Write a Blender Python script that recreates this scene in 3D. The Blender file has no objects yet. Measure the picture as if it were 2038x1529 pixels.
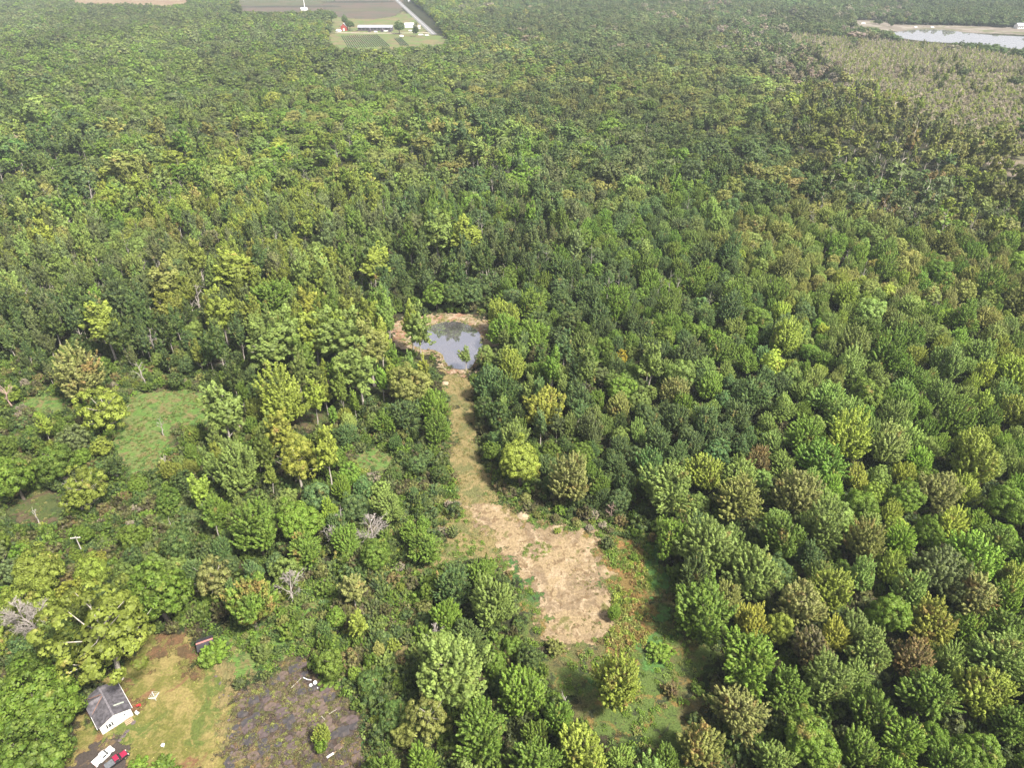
import bpy, bmesh, math, random
import numpy as np
from mathutils import Vector, Matrix

# ------------------------------------------------------------------ camera, sky, sun, exposure
scene = bpy.context.scene
CAMH = 140.0
FPX = 1377.0                       # focal length in pixels of a 2038 px wide picture
PITCH = math.radians(32.8)
SP, CP = math.sin(PITCH), math.cos(PITCH)
cam_data = bpy.data.cameras.new('camera')
cam_data.sensor_fit = 'HORIZONTAL'; cam_data.sensor_width = 36.0
cam_data.lens = 36.0 * FPX / 2038.0
cam_data.clip_start = 0.5; cam_data.clip_end = 20000
cam = bpy.data.objects.new('camera', cam_data)
cam.location = (0, 0, CAMH); cam.rotation_euler = (math.pi / 2 - PITCH, 0, 0)
scene.collection.objects.link(cam); scene.camera = cam

SUN_EL = math.radians(54.0)
SUN_AZ = math.radians(128.0)        # clockwise from +Y: from the right and behind the camera
world = bpy.data.worlds.new('World'); scene.world = world; world.use_nodes = True
wn = world.node_tree.nodes; wl = world.node_tree.links; wn.clear()
sky = wn.new('ShaderNodeTexSky'); sky.sky_type = 'NISHITA'; sky.sun_disc = False
sky.sun_elevation = SUN_EL; sky.sun_rotation = SUN_AZ
sky.air_density = 1.2; sky.dust_density = 4.0; sky.ozone_density = 1.0
bg = wn.new('ShaderNodeBackground'); bg.inputs['Strength'].default_value = 0.072
wo = wn.new('ShaderNodeOutputWorld')
bw = wn.new('ShaderNodeRGBToBW'); wl.new(sky.outputs[0], bw.inputs[0])
cl_ = wn.new('ShaderNodeMix'); cl_.data_type = 'RGBA'; cl_.inputs[0].default_value = 0.7      # thin high cloud veils the blue
tint_ = wn.new('ShaderNodeVectorMath'); tint_.operation = 'MULTIPLY'; tint_.inputs[1].default_value = (1.78, 1.72, 1.80)
wl.new(bw.outputs[0], tint_.inputs[0]); wl.new(sky.outputs[0], cl_.inputs[6]); wl.new(tint_.outputs[0], cl_.inputs[7])
wl.new(cl_.outputs[2], bg.inputs['Color']); wl.new(bg.outputs[0], wo.inputs['Surface'])

sd_ = bpy.data.lights.new('sun', 'SUN'); sd_.energy = 4.6; sd_.angle = math.radians(7.0); sd_.color = (1.0, 0.93, 0.82)
sun = bpy.data.objects.new('sun', sd_); scene.collection.objects.link(sun)
tosun = Vector((math.sin(SUN_AZ) * math.cos(SUN_EL), math.cos(SUN_AZ) * math.cos(SUN_EL), math.sin(SUN_EL)))
sun.rotation_euler = (-tosun).to_track_quat('-Z', 'Y').to_euler()
sun.location = (0, 0, 400)

scene.view_settings.view_transform = 'Standard'; scene.view_settings.look = 'None'
scene.view_settings.exposure = 1.08; scene.view_settings.gamma = 1.0
scene.view_settings.use_curve_mapping = False
scene.render.engine = 'CYCLES'
scene.cycles.max_bounces = 6; scene.cycles.diffuse_bounces = 3; scene.cycles.glossy_bounces = 3
scene.cycles.transmission_bounces = 3; scene.cycles.transparent_max_bounces = 12; scene.cycles.volume_bounces = 0

HAZE_DENSITY = 0.000085

# ------------------------------------------------------------------ helpers
rng = np.random.default_rng(7)
random.seed(7)
COL = scene.collection

def ground(u, v, z=0.0):
    dx = (u - 1019.0) / FPX; dv = (v - 764.5) / FPX
    k = (CAMH - z) / (SP + dv * CP)
    return np.stack([dx * k, (CP - dv * SP) * k], -1)

def G(u, v, z=0.0):
    p = ground(np.float64(u), np.float64(v), z)
    return Vector((float(p[0]), float(p[1]), z))

def project(x, y, z):
    zz = z - CAMH
    d = y * CP - zz * SP
    d = np.maximum(d, 1e-3)
    u = 1019.0 + FPX * x / d
    v = 764.5 - FPX * (y * SP + zz * CP) / d
    return u, v, d

def in_poly(u, v, poly):
    u = np.asarray(u); v = np.asarray(v)
    ins = np.zeros(u.shape, bool)
    n = len(poly)
    for i in range(n):
        x0, y0 = poly[i]; x1, y1 = poly[(i + 1) % n]
        if y0 == y1: continue
        c = ((y0 > v) != (y1 > v)) & (u < (x1 - x0) * (v - y0) / (y1 - y0) + x0)
        ins ^= c
    return ins

def seg_dist(px, py, poly):
    best = np.full(px.shape, 1e9)
    n = len(poly)
    for i in range(n):
        x0, y0 = poly[i]; x1, y1 = poly[(i + 1) % n]
        dx, dy = x1 - x0, y1 - y0
        t = np.clip(((px - x0) * dx + (py - y0) * dy) / (dx * dx + dy * dy + 1e-9), 0, 1)
        best = np.minimum(best, np.hypot(px - x0 - t * dx, py - y0 - t * dy))
    return best

def smooth(poly, n=5):
    out = []; m = len(poly)
    for i in range(m):
        p0, p1, p2, p3 = [np.array(poly[(i + k - 1) % m], float) for k in range(4)]
        for t in np.linspace(0, 1, n, endpoint=False):
            out.append(tuple(0.5 * ((2 * p1) + (-p0 + p2) * t + (2 * p0 - 5 * p1 + 4 * p2 - p3) * t * t + (-p0 + 3 * p1 - 3 * p2 + p3) * t ** 3)))
    return out

def mesh_np(name, V, F, mats=(), midx=None, attrs=None):
    """V (n,3) array, F list of arrays of equal-length faces"""
    me = bpy.data.meshes.new(name)
    V = np.asarray(V, np.float32)
    me.vertices.add(len(V)); me.vertices.foreach_set('co', V.ravel())
    loops = np.concatenate([f.ravel() for f in F]); tot = sum(len(f) for f in F)
    starts = []; s = 0
    for f in F:
        k = f.shape[1]; starts.append(s + np.arange(len(f)) * k); s += len(f) * k
    me.loops.add(len(loops)); me.loops.foreach_set('vertex_index', loops.astype(np.int32))
    me.polygons.add(tot); me.polygons.foreach_set('loop_start', np.concatenate(starts).astype(np.int32))
    for m in mats: me.materials.append(m)
    if midx is not None: me.polygons.foreach_set('material_index', np.asarray(midx, np.int32))
    if attrs:
        for k, a in attrs.items():
            at = me.attributes.new(k, 'FLOAT', 'POINT'); at.data.foreach_set('value', np.asarray(a, np.float32))
    me.update(calc_edges=True); me.validate()
    return me

def tag(o, label=None, cat=None, group=None, kind=None):
    if label: o['label'] = label
    if cat: o['category'] = cat
    if group: o['group'] = group
    if kind: o['kind'] = kind
    return o

def link(name, me, parent=None, loc=None):
    o = bpy.data.objects.new(name, me); COL.objects.link(o)
    if parent is not None: o.parent = parent
    if loc is not None: o.location = loc
    return o

def empty(name, loc=(0, 0, 0), rz=0.0, **k):
    o = bpy.data.objects.new(name, None); COL.objects.link(o)
    o.location = loc; o.rotation_euler = (0, 0, rz); o.empty_display_size = 0.5
    tag(o, **k); return o

class MB:
    def __init__(s): s.bm = bmesh.new()
    def box(s, c, d, rz=0.0, ry=0.0, rx=0.0, bev=0.0):
        r = bmesh.ops.create_cube(s.bm, size=1.0)
        M = Matrix.Translation(c) @ Matrix.Rotation(rz, 4, 'Z') @ Matrix.Rotation(ry, 4, 'Y') @ Matrix.Rotation(rx, 4, 'X') @ Matrix.Diagonal((*d, 1))
        bmesh.ops.transform(s.bm, matrix=M, verts=r['verts'])
        if bev:
            es = list({e for v in r['verts'] for e in v.link_edges})
            bmesh.ops.bevel(s.bm, geom=es, offset=bev, segments=2, affect='EDGES', profile=0.6)
        return s
    def prism(s, pts, y0, y1, axis='y'):
        """extrude outline pts (a,b) between y0,y1; axis y: (a,y,b); axis z: (a,b,z); axis x: (x,a,b)"""
        f = {'y': lambda a, b, t: (a, t, b), 'z': lambda a, b, t: (a, b, t), 'x': lambda a, b, t: (t, a, b)}[axis]
        v0 = [s.bm.verts.new(f(a, b, y0)) for a, b in pts]; v1 = [s.bm.verts.new(f(a, b, y1)) for a, b in pts]
        n = len(pts)
        s.bm.faces.new(v0); s.bm.faces.new(v1[::-1])
        for i in range(n): s.bm.faces.new((v0[i], v1[i], v1[(i + 1) % n], v0[(i + 1) % n]))
        return s
    def face(s, pts):
        s.bm.faces.new([s.bm.verts.new(p) for p in pts]); return s
    def tube(s, pts, rad, n=8):
        pts = [Vector(p) for p in pts]
        if not hasattr(rad, '__len__'): rad = [rad] * len(pts)
        rings = []
        for i, p in enumerate(pts):
            d = (pts[min(i + 1, len(pts) - 1)] - pts[max(i - 1, 0)]).normalized()
            a = d.cross(Vector((0, 0, 1)) if abs(d.z) < 0.9 else Vector((1, 0, 0))).normalized(); b = d.cross(a)
            rings.append([s.bm.verts.new(p + (a * math.cos(2 * math.pi * k / n) + b * math.sin(2 * math.pi * k / n)) * rad[i]) for k in range(n)])
        for r0, r1 in zip(rings, rings[1:]):
            for k in range(n): s.bm.faces.new((r0[k], r0[(k + 1) % n], r1[(k + 1) % n], r1[k]))
        s.bm.faces.new(rings[0][::-1]); s.bm.faces.new(rings[-1]); return s
    def blob(s, c, r, sub=2, noise=0.15, seed=0):
        rr = bmesh.ops.create_icosphere(s.bm, subdivisions=sub, radius=1.0)
        R = random.Random(seed)
        for v in rr['verts']:
            k = 1 + R.uniform(-noise, noise)
            v.co = Vector((c[0] + v.co.x * r[0] * k, c[1] + v.co.y * r[1] * k, c[2] + v.co.z * r[2] * k))
        return s
    def build(s, name, mat, parent=None, loc=None, smoothf=False, **k):
        bmesh.ops.recalc_face_normals(s.bm, faces=s.bm.faces)
        me = bpy.data.meshes.new(name); s.bm.to_mesh(me); s.bm.free()
        if smoothf:
            for p in me.polygons: p.use_smooth = True
        me.materials.append(mat)
        o = link(name, me, parent, loc); tag(o, **k); return o

# ------------------------------------------------------------------ materials
def new_mat(name):
    m = bpy.data.materials.new(name); m.use_nodes = True
    nt = m.node_tree; nt.nodes.clear()
    return m, nt.nodes, nt.links

def noise_node(n, l, scale, detail=5, rough=0.6, coord=None, vscale=None, dist=0.0):
    t = n.new('ShaderNodeTexNoise'); t.inputs['Scale'].default_value = scale; t.inputs['Detail'].default_value = detail
    t.inputs['Roughness'].default_value = rough; t.inputs['Distortion'].default_value = dist
    if coord is not None:
        if vscale:
            mp = n.new('ShaderNodeMapping'); mp.inputs['Scale'].default_value = vscale[:3]
            if len(vscale) > 3: mp.inputs['Rotation'].default_value = (0, 0, vscale[3])
            l.new(coord, mp.inputs['Vector']); l.new(mp.outputs[0], t.inputs['Vector'])
        else: l.new(coord, t.inputs['Vector'])
    return t

def maprange(n, l, src, a, b, c=0.0, d=1.0):
    m = n.new('ShaderNodeMapRange'); m.inputs[1].default_value = a; m.inputs[2].default_value = b
    m.inputs[3].default_value = c; m.inputs[4].default_value = d; m.interpolation_type = 'SMOOTHSTEP'
    l.new(src, m.inputs[0]); return m.outputs[0]

def mixc(n, l, fac, a, b, mode='MIX'):
    m = n.new('ShaderNodeMix'); m.data_type = 'RGBA'; m.blend_type = mode
    if isinstance(fac, (int, float)): m.inputs[0].default_value = fac
    else: l.new(fac, m.inputs[0])
    for s, i in ((a, 6), (b, 7)):
        if isinstance(s, (tuple, list)): m.inputs[i].default_value = (*s[:3], 1)
        else: l.new(s, m.inputs[i])
    return m.outputs[2]

def mathn(n, l, op, a, b=None):
    m = n.new('ShaderNodeMath'); m.operation = op
    for i, s in enumerate((a, b)):
        if s is None: continue
        if isinstance(s, (int, float)): m.inputs[i].default_value = s
        else: l.new(s, m.inputs[i])
    return m.outputs[0]

def ground_mat(name, base, layers, fine=(3.0, 0.35), bump=0.3, rough=0.95, fade=None, streak=None):
    """layers: (colour, noise scale, lo, hi); fade: (edge noise scale, amplitude m, softness m)"""
    m, n, l = new_mat(name)
    tc = n.new('ShaderNodeTexCoord').outputs['Object']
    c = base
    for q, (col, sc, lo, hi) in enumerate(layers):
        t = noise_node(n, l, sc, 6, 0.62, tc, vscale=(1, 1, 1, 0.7 * q + 0.3), dist=0.6)
        c = mixc(n, l, maprange(n, l, t.outputs[0], 0.5 + (lo - 0.5) * 0.55, 0.5 + (hi - 0.5) * 0.62), c, col)
    f = noise_node(n, l, fine[0], 4, 0.7, tc, streak)
    val = maprange(n, l, f.outputs[0], 0.25, 0.75, (1 - fine[1]) * 0.78, (1 + fine[1]) * 0.78)
    vm = n.new('ShaderNodeVectorMath'); vm.operation = 'SCALE'
    if isinstance(c, tuple):
        vm.inputs[0].default_value = c
    else: l.new(c, vm.inputs[0])
    l.new(val, vm.inputs['Scale'])
    p = n.new('ShaderNodeBsdfPrincipled'); p.inputs['Roughness'].default_value = rough
    p.inputs['Specular IOR Level'].default_value = 0.15
    l.new(vm.outputs[0], p.inputs['Base Color'])
    b = n.new('ShaderNodeBump'); b.inputs['Strength'].default_value = bump; b.inputs['Distance'].default_value = 0.3
    l.new(f.outputs[0], b.inputs['Height']); l.new(b.outputs[0], p.inputs['Normal'])
    out = n.new('ShaderNodeOutputMaterial')
    if fade:
        at = n.new('ShaderNodeAttribute'); at.attribute_name = 'edge'
        e = noise_node(n, l, fade[0], 5, 0.65, tc)
        s = mathn(n, l, 'ADD', at.outputs['Fac'], mathn(n, l, 'MULTIPLY', mathn(n, l, 'SUBTRACT', e.outputs[0], 0.5), fade[1] * 7.0))
        al = maprange(n, l, s, -fade[2], fade[2])
        tr = n.new('ShaderNodeBsdfTransparent'); mx = n.new('ShaderNodeMixShader')
        l.new(al, mx.inputs[0]); l.new(tr.outputs[0], mx.inputs[1]); l.new(p.outputs[0], mx.inputs[2])
        l.new(mx.outputs[0], out.inputs[0])
    else: l.new(p.outputs[0], out.inputs[0])
    return m

def simple_mat(name, col, rough=0.6, var=0.15, scale=2.0, metallic=0.0, bump=0.0, coat=0.0, dirt=None, stretch=None):
    m, n, l = new_mat(name)
    tc = n.new('ShaderNodeTexCoord').outputs['Object']
    t = noise_node(n, l, scale, 5, 0.6, tc, stretch)
    c = mixc(n, l, maprange(n, l, t.outputs[0], 0.3, 0.7), tuple(x * (1 - var) for x in col), tuple(min(1, x * (1 + var)) for x in col))
    if dirt:
        t2 = noise_node(n, l, scale * 0.4, 6, 0.7, tc)
        c = mixc(n, l, maprange(n, l, t2.outputs[0], 0.5, 0.75), c, dirt)
    p = n.new('ShaderNodeBsdfPrincipled'); l.new(c, p.inputs['Base Color'])
    p.inputs['Roughness'].default_value = rough; p.inputs['Metallic'].default_value = metallic
    p.inputs['Coat Weight'].default_value = coat
    if bump:
        b = n.new('ShaderNodeBump'); b.inputs['Strength'].default_value = bump; b.inputs['Distance'].default_value = 0.05
        l.new(t.outputs[0], b.inputs['Height']); l.new(b.outputs[0], p.inputs['Normal'])
    o = n.new('ShaderNodeOutputMaterial'); l.new(p.outputs[0], o.inputs[0]); return m

def leaf_mat(name='leaf', transl=0.20, gain=1.0):
    m, n, l = new_mat(name)
    at = n.new('ShaderNodeAttribute'); at.attribute_type = 'INSTANCER'; at.attribute_name = 'tint'
    ac = n.new('ShaderNodeAttribute'); ac.attribute_type = 'INSTANCER'; ac.attribute_name = 'accent'
    lv = n.new('ShaderNodeAttribute'); lv.attribute_name = 'lv'
    oi = n.new('ShaderNodeObjectInfo')
    tc = n.new('ShaderNodeTexCoord').outputs['Object']
    va = n.new('ShaderNodeVectorMath'); va.operation = 'ADD'
    sc = n.new('ShaderNodeVectorMath'); sc.operation = 'SCALE'; sc.inputs[0].default_value = (37.0, 19.0, 53.0)
    l.new(oi.outputs['Random'], sc.inputs['Scale']); l.new(tc, va.inputs[0]); l.new(sc.outputs[0], va.inputs[1])
    big = noise_node(n, l, 0.22, 3, 0.55, va.outputs[0])
    # branches within one crown that have turned (accent strength per tree)
    th = mathn(n, l, 'ADD', big.outputs[0], mathn(n, l, 'MULTIPLY', ac.outputs['Fac'], 0.20))
    fac = maprange(n, l, th, 0.62, 0.80, 0.0, 0.8)
    turned = mixc(n, l, maprange(n, l, big.outputs[0], 0.45, 0.65), (0.30, 0.22, 0.055), (0.26, 0.14, 0.06))
    col = mixc(n, l, fac, at.outputs['Color'], turned)
    b = noise_node(n, l, 0.9, 3, 0.6, va.outputs[0])
    col = mixc(n, l, maprange(n, l, b.outputs[0], 0.35, 0.7, 0.0, 0.45), col, (0.21, 0.26, 0.05), 'MIX')
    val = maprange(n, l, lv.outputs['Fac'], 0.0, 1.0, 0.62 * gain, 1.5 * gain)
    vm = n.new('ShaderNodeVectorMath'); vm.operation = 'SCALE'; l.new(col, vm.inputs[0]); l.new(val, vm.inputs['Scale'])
    d = n.new('ShaderNodeBsdfPrincipled'); l.new(vm.outputs[0], d.inputs['Base Color']); d.inputs['Roughness'].default_value = 0.6
    d.inputs['Specular IOR Level'].default_value = 0.3
    tb = n.new('ShaderNodeBsdfTranslucent')
    yc = mixc(n, l, 1.0, vm.outputs[0], (1.15, 1.25, 0.6), 'MULTIPLY'); l.new(yc, tb.inputs['Color'])
    mx = n.new('ShaderNodeMixShader'); mx.inputs[0].default_value = transl
    l.new(d.outputs[0], mx.inputs[1]); l.new(tb.outputs[0], mx.inputs[2])
    o = n.new('ShaderNodeOutputMaterial'); l.new(mx.outputs[0], o.inputs[0]); return m

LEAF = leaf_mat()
BARK = simple_mat('bark', (0.15, 0.125, 0.10), 0.9, 0.35, 3.0, bump=0.5)
BARKP = simple_mat('pale_bark', (0.42, 0.38, 0.33), 0.9, 0.3, 2.0, bump=0.4)
DEADW = simple_mat('dead_wood', (0.36, 0.325, 0.295), 0.9, 0.25, 2.0)
DEADP = simple_mat('pinkish_dead_wood', (0.42, 0.30, 0.25), 0.9, 0.25, 2.0)

# ------------------------------------------------------------------ ground polygons, traced as photo pixels of the ground
POLY = {
 'dirt': [(958,1000),(985,1012),(1045,1040),(1100,1052),(1150,1062),(1192,1068),(1193,1100),(1208,1160),(1222,1195),(1220,1250),(1200,1273),(1150,1276),(1110,1276),(1082,1245),(1070,1195),(1035,1150),(1010,1115),(985,1085),(955,1040),(945,1010)],
 'path': [(885,735),(932,738),(942,790),(948,850),(955,905),(972,950),(1000,1000),(1040,1030),(1010,1075),(940,1070),(915,1000),(900,930),(895,870),(893,800),(880,760)],
 'bankring': [(786,655),(790,638),(820,632),(850,626),(905,623),(950,629),(972,648),(992,665),(990,690),(965,700),(955,725),(935,745),(905,745),(880,735),(868,710),(830,702),(800,700),(788,680)],
 'pondring': [(772,600),(1000,600),(1000,665),(1000,705),(965,735),(930,760),(880,755),(850,720),(790,705),(770,660)],
 'straw': [(905,985),(960,1000),(1000,1060),(990,1110),(930,1110),(880,1120),(800,1170),(775,1165),(800,1140),(860,1110),(880,1070),(870,1030)],
 'rustband': [(1195,1075),(1240,1070),(1285,1110),(1292,1200),(1300,1280),(1250,1305),(1205,1290),(1225,1240),(1222,1180),(1200,1130)],
 'greenband': [(1285,1085),(1318,1080),(1330,1130),(1325,1180),(1328,1240),(1322,1300),(1290,1320),(1275,1300),(1300,1240),(1298,1180),(1282,1130)],
 'clear': [(930,890),(975,985),(1060,1005),(1180,1040),(1300,1060),(1320,1120),(1350,1180),(1360,1250),(1420,1300),(1410,1400),(1340,1500),(1260,1490),(1140,1430),(1095,1330),(1060,1285),(1040,1200),(1000,1130),(940,1110),(870,1130),(800,1180),(765,1180),(775,1140),(850,1110),(880,1060),(850,1020),(870,985),(905,950)],
 'meadow': [(255,790),(330,773),(415,782),(438,800),(435,838),(380,850),(335,852),(345,885),(320,925),(270,945),(235,925),(228,860),(240,820)],
 'glade': [(700,905),(745,893),(785,900),(780,925),(745,945),(715,930)],
 'glade_two': [(560,835),(600,815),(650,812),(650,845),(600,860)],
 'bowl': [(10,1010),(50,980),(110,975),(140,1010),(110,1045),(60,1050),(15,1035)],
 'strip': [(40,800),(100,783),(140,790),(130,815),(70,820)],
 'lawn': [(285,1275),(340,1265),(388,1290),(400,1330),(440,1322),(458,1350),(465,1420),(470,1540),(215,1560),(120,1560),(140,1490),(160,1440),(205,1375),(240,1330)],
 'weedy': [(400,1330),(440,1260),(500,1230),(560,1190),(640,1150),(690,1165),(640,1230),(620,1290),(560,1310),(500,1350),(460,1350)],
 'slab': [(575,1303),(605,1310),(625,1345),(665,1370),(700,1400),(722,1460),(728,1560),(450,1560),(455,1470),(465,1400),(500,1365),(550,1340)],
 'drive': [(95,1560),(140,1528),(185,1478),(200,1480),(235,1470),(242,1490),(255,1500),(235,1560)],
 'pond': [(822,668),(832,658),(850,652),(875,643),(905,640),(935,648),(955,665),(960,690),(945,720),(935,733),(910,735),(888,725),(880,706),(862,697),(842,696),(826,690),(818,678)],
 'trail': [(800,1180),(780,1230),(790,1290),(815,1330),(830,1290),(815,1230),(820,1195)],
 'field_top': [(470,-60),(650,-60),(658,22),(560,25),(475,24)],
 'field_tan': [(140,-40),(378,-40),(372,6),(330,14),(250,8),(150,8)],
 'field_right': [(655,-60),(775,-60),(795,27),(655,26)],
 'roadside': [(755,-60),(800,-12),(835,14),(862,40),(888,72),(862,82),(820,50),(785,20),(765,0)],
 'shedspot': [(372,1245),(450,1240),(475,1290),(470,1340),(372,1335)],
 'farm': [(655,20),(800,22),(852,62),(893,78),(880,92),(790,96),(760,100),(672,96),(650,80),(662,60)],
 'lake': [(1775,64),(1860,58),(1960,68),(2120,80),(2150,116),(2038,101),(1960,88),(1860,83),(1795,75)],
 'bank': [(1700,40),(1745,40),(1790,48),(1900,50),(2060,56),(2060,68),(1960,66),(1860,60),(1770,62),(1712,54)],
 'marsh_old': [(1560,75),(1700,90),(1880,100),(2060,140),(2060,300),(1960,250),(1850,190),(1700,140)],
}
SCRUB = [
 [(-60,740),(120,705),(260,735),(450,760),(500,880),(430,920),(430,1090),(330,1120),(240,1130),(160,1180),(60,1120),(-60,1080)],
 [(720,830),(900,780),(920,980),(870,1120),(770,1150),(690,1130),(730,1000),(690,930)],
 [(560,1150),(860,1130),(840,1300),(800,1529),(730,1540),(705,1400),(625,1300),(480,1320),(400,1320),(470,1230)],
 [(940,890),(1010,960),(1100,1010),(1300,1040),(1310,1080),(1180,1060),(1040,1030),(960,990)],
]
OPEN_STRICT = ['shedspot', 'bankring', 'dirt', 'path', 'meadow', 'glade', 'pond', 'lawn', 'slab', 'drive', 'strip', 'bowl', 'glade_two']
OPEN_TREES = OPEN_STRICT + ['clear', 'weedy', 'trail', 'shedspot']
FAR_OPEN = ['roadside', 'field_top', 'field_tan', 'field_right', 'farm', 'lake', 'bank']

def hits(polys, x, y, h, r, top=True):
    m = np.zeros(np.shape(x), bool)
    pts = [(x, y, 0 * h), (x, y, 0.45 * h), (x + 0.8 * r, y, 0.6 * h), (x - 0.8 * r, y, 0.6 * h)]
    if top: pts += [(x, y, 0.9 * h), (x + 0.5 * r, y, 0.85 * h), (x - 0.5 * r, y, 0.85 * h)]
    for a, b, c in pts:
        u, v, _ = project(a, b, c)
        for p in polys: m |= in_poly(u, v, POLY[p] if isinstance(p, str) else p)
    return m

# ------------------------------------------------------------------ ground sheets
def sheet(name, poly, z, mat, cell=1.0, margin=3.0, label=None, zfun=None, kind='structure', px=True):
    poly = smooth(poly)
    w = [tuple(ground(np.float64(a), np.float64(b))) for a, b in poly] if px else poly
    xs = [p[0] for p in w]; ys = [p[1] for p in w]
    X, Y = np.meshgrid(np.arange(min(xs) - margin, max(xs) + margin + cell, cell), np.arange(min(ys) - margin, max(ys) + margin + cell, cell))
    sdv = seg_dist(X, Y, w) * np.where(in_poly(X, Y, w), 1, -1)
    Z = np.full(X.shape, z)
    if zfun: Z = z + zfun(sdv, X, Y)
    nx = X.shape[1]; ny = X.shape[0]
    keep = sdv > -margin
    kc = keep[:-1, :-1] & keep[1:, :-1] & keep[:-1, 1:] & keep[1:, 1:]
    idx = np.arange(nx * ny).reshape(ny, nx)
    F = np.stack([idx[:-1, :-1][kc], idx[:-1, 1:][kc], idx[1:, 1:][kc], idx[1:, :-1][kc]], -1)
    used = np.unique(F); remap = np.full(nx * ny, -1); remap[used] = np.arange(len(used))
    V = np.stack([X.ravel(), Y.ravel(), Z.ravel()], -1)[used]
    me = mesh_np(name, V, [remap[F]], [mat], attrs={'edge': sdv.ravel()[used]})
    for p in me.polygons: p.use_smooth = True
    o = link(name, me); tag(o, label=label, kind=kind); return o

M_floor = ground_mat('forest_floor', (0.030, 0.034, 0.016), [((0.055, 0.045, 0.028), 0.08, 0.45, 0.65), ((0.03, 0.05, 0.018), 0.3, 0.5, 0.7)], (1.5, 0.4), 0.6)
M_scrub = ground_mat('rough_grass', (0.060, 0.095, 0.026), [((0.10, 0.085, 0.045), 0.07, 0.48, 0.62), ((0.045, 0.13, 0.03), 0.05, 0.55, 0.68), ((0.14, 0.13, 0.05), 0.2, 0.58, 0.72), ((0.045, 0.04, 0.026), 0.35, 0.55, 0.7)], (2.5, 0.5), 0.8, fade=(0.08, 7.0, 2.0))
M_clear = ground_mat('clearing_grass', (0.10, 0.145, 0.038), [((0.13, 0.115, 0.05), 0.06, 0.50, 0.66), ((0.06, 0.13, 0.038), 0.045, 0.54, 0.66), ((0.21, 0.15, 0.05), 0.22, 0.56, 0.7), ((0.05, 0.06, 0.03), 0.4, 0.58, 0.72)], (2.5, 0.45), 0.8, fade=(0.12, 5.0, 1.5))
M_meadow = ground_mat('meadow_grass', (0.115, 0.20, 0.045), [((0.15, 0.19, 0.06), 0.15, 0.46, 0.62), ((0.19, 0.16, 0.07), 0.30, 0.48, 0.68), ((0.06, 0.12, 0.03), 0.5, 0.55, 0.7)], (1.6, 0.4), 0.8, fade=(0.2, 3.0, 0.8), streak=(0.5, 1.6, 1, 0.4))
M_bowl = ground_mat('brown_grass', (0.085, 0.105, 0.035), [((0.11, 0.085, 0.05), 0.12, 0.42, 0.6), ((0.055, 0.08, 0.03), 0.3, 0.5, 0.7)], (1.8, 0.35), 0.6, fade=(0.2, 3.0, 1.0))
M_lawn = ground_mat('lawn_grass', (0.15, 0.15, 0.04), [((0.27, 0.22, 0.085), 0.14, 0.46, 0.62), ((0.11, 0.14, 0.035), 0.10, 0.52, 0.66), ((0.20, 0.115, 0.06), 0.09, 0.60, 0.72), ((0.23, 0.20, 0.07), 0.5, 0.5, 0.7)], (2.2, 0.28), 0.5, fade=(0.25, 2.5, 0.8))
M_dirt = ground_mat('bare_soil', (0.33, 0.25, 0.145), [((0.235, 0.175, 0.11), 0.10, 0.42, 0.62), ((0.40, 0.31, 0.20), 0.28, 0.52, 0.70), ((0.20, 0.14, 0.08), 0.45, 0.58, 0.70), ((0.17, 0.155, 0.06), 0.13, 0.63, 0.70)], (1.7, 0.28), 0.9, fade=(0.25, 4.0, 0.7))
M_path = ground_mat('mown_straw', (0.235, 0.19, 0.085), [((0.15, 0.15, 0.06), 0.12, 0.46, 0.64), ((0.27, 0.215, 0.10), 0.3, 0.54, 0.70), ((0.13, 0.14, 0.05), 0.6, 0.55, 0.72)], (2.0, 0.35), 0.7, fade=(0.2, 4.0, 1.2), streak=(2.0, 0.5, 1, 0.0))
M_sand = ground_mat('sand', (0.30, 0.235, 0.155), [((0.12, 0.13, 0.05), 0.16, 0.50, 0.62), ((0.24, 0.20, 0.10), 0.25, 0.5, 0.66), ((0.30, 0.17, 0.11), 0.18, 0.52, 0.68), ((0.42, 0.33, 0.24), 0.5, 0.5, 0.7)], (2.0, 0.3), 0.7, fade=(0.3, 2.5, 0.6))
M_soil = ground_mat('dark_soil', (0.078, 0.058, 0.048), [((0.17, 0.125, 0.07), 0.25, 0.5, 0.65), ((0.09, 0.095, 0.035), 0.3, 0.54, 0.68), ((0.09, 0.075, 0.07), 0.5, 0.5, 0.66)], (2.5, 0.45), 0.9, fade=(0.3, 2.5, 0.6))
M_drive = ground_mat('worn_asphalt', (0.075, 0.062, 0.055), [((0.16, 0.115, 0.07), 0.4, 0.55, 0.7)], (2.5, 0.25), 0.3, fade=(0.5, 1.5, 0.4))
M_farm = ground_mat('farm_grass', (0.14, 0.185, 0.065), [((0.20, 0.175, 0.09), 0.02, 0.45, 0.6), ((0.13, 0.17, 0.06), 0.03, 0.52, 0.66), ((0.17, 0.13, 0.085), 0.06, 0.56, 0.7)], (0.4, 0.2), 0.3, fade=(0.05, 10, 4))
M_fieldb = ground_mat('ploughed_field', (0.13, 0.10, 0.08), [((0.10, 0.098, 0.07), 0.02, 0.44, 0.6)], (0.25, 0.3), 0.3, fade=(0.05, 6, 4), streak=(0.1, 2.0, 1, 0.0))
M_fieldt = ground_mat('stubble_field', (0.27, 0.205, 0.13), [((0.23, 0.155, 0.105), 0.02, 0.44, 0.6)], (0.25, 0.15), 0.3, fade=(0.05, 8, 4))
M_marsh = ground_mat('marsh_ground', (0.20, 0.165, 0.13), [((0.15, 0.15, 0.08), 0.02, 0.45, 0.6), ((0.22, 0.19, 0.12), 0.06, 0.5, 0.7)], (0.5, 0.3), 0.6, fade=(0.03, 25, 12))

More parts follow.
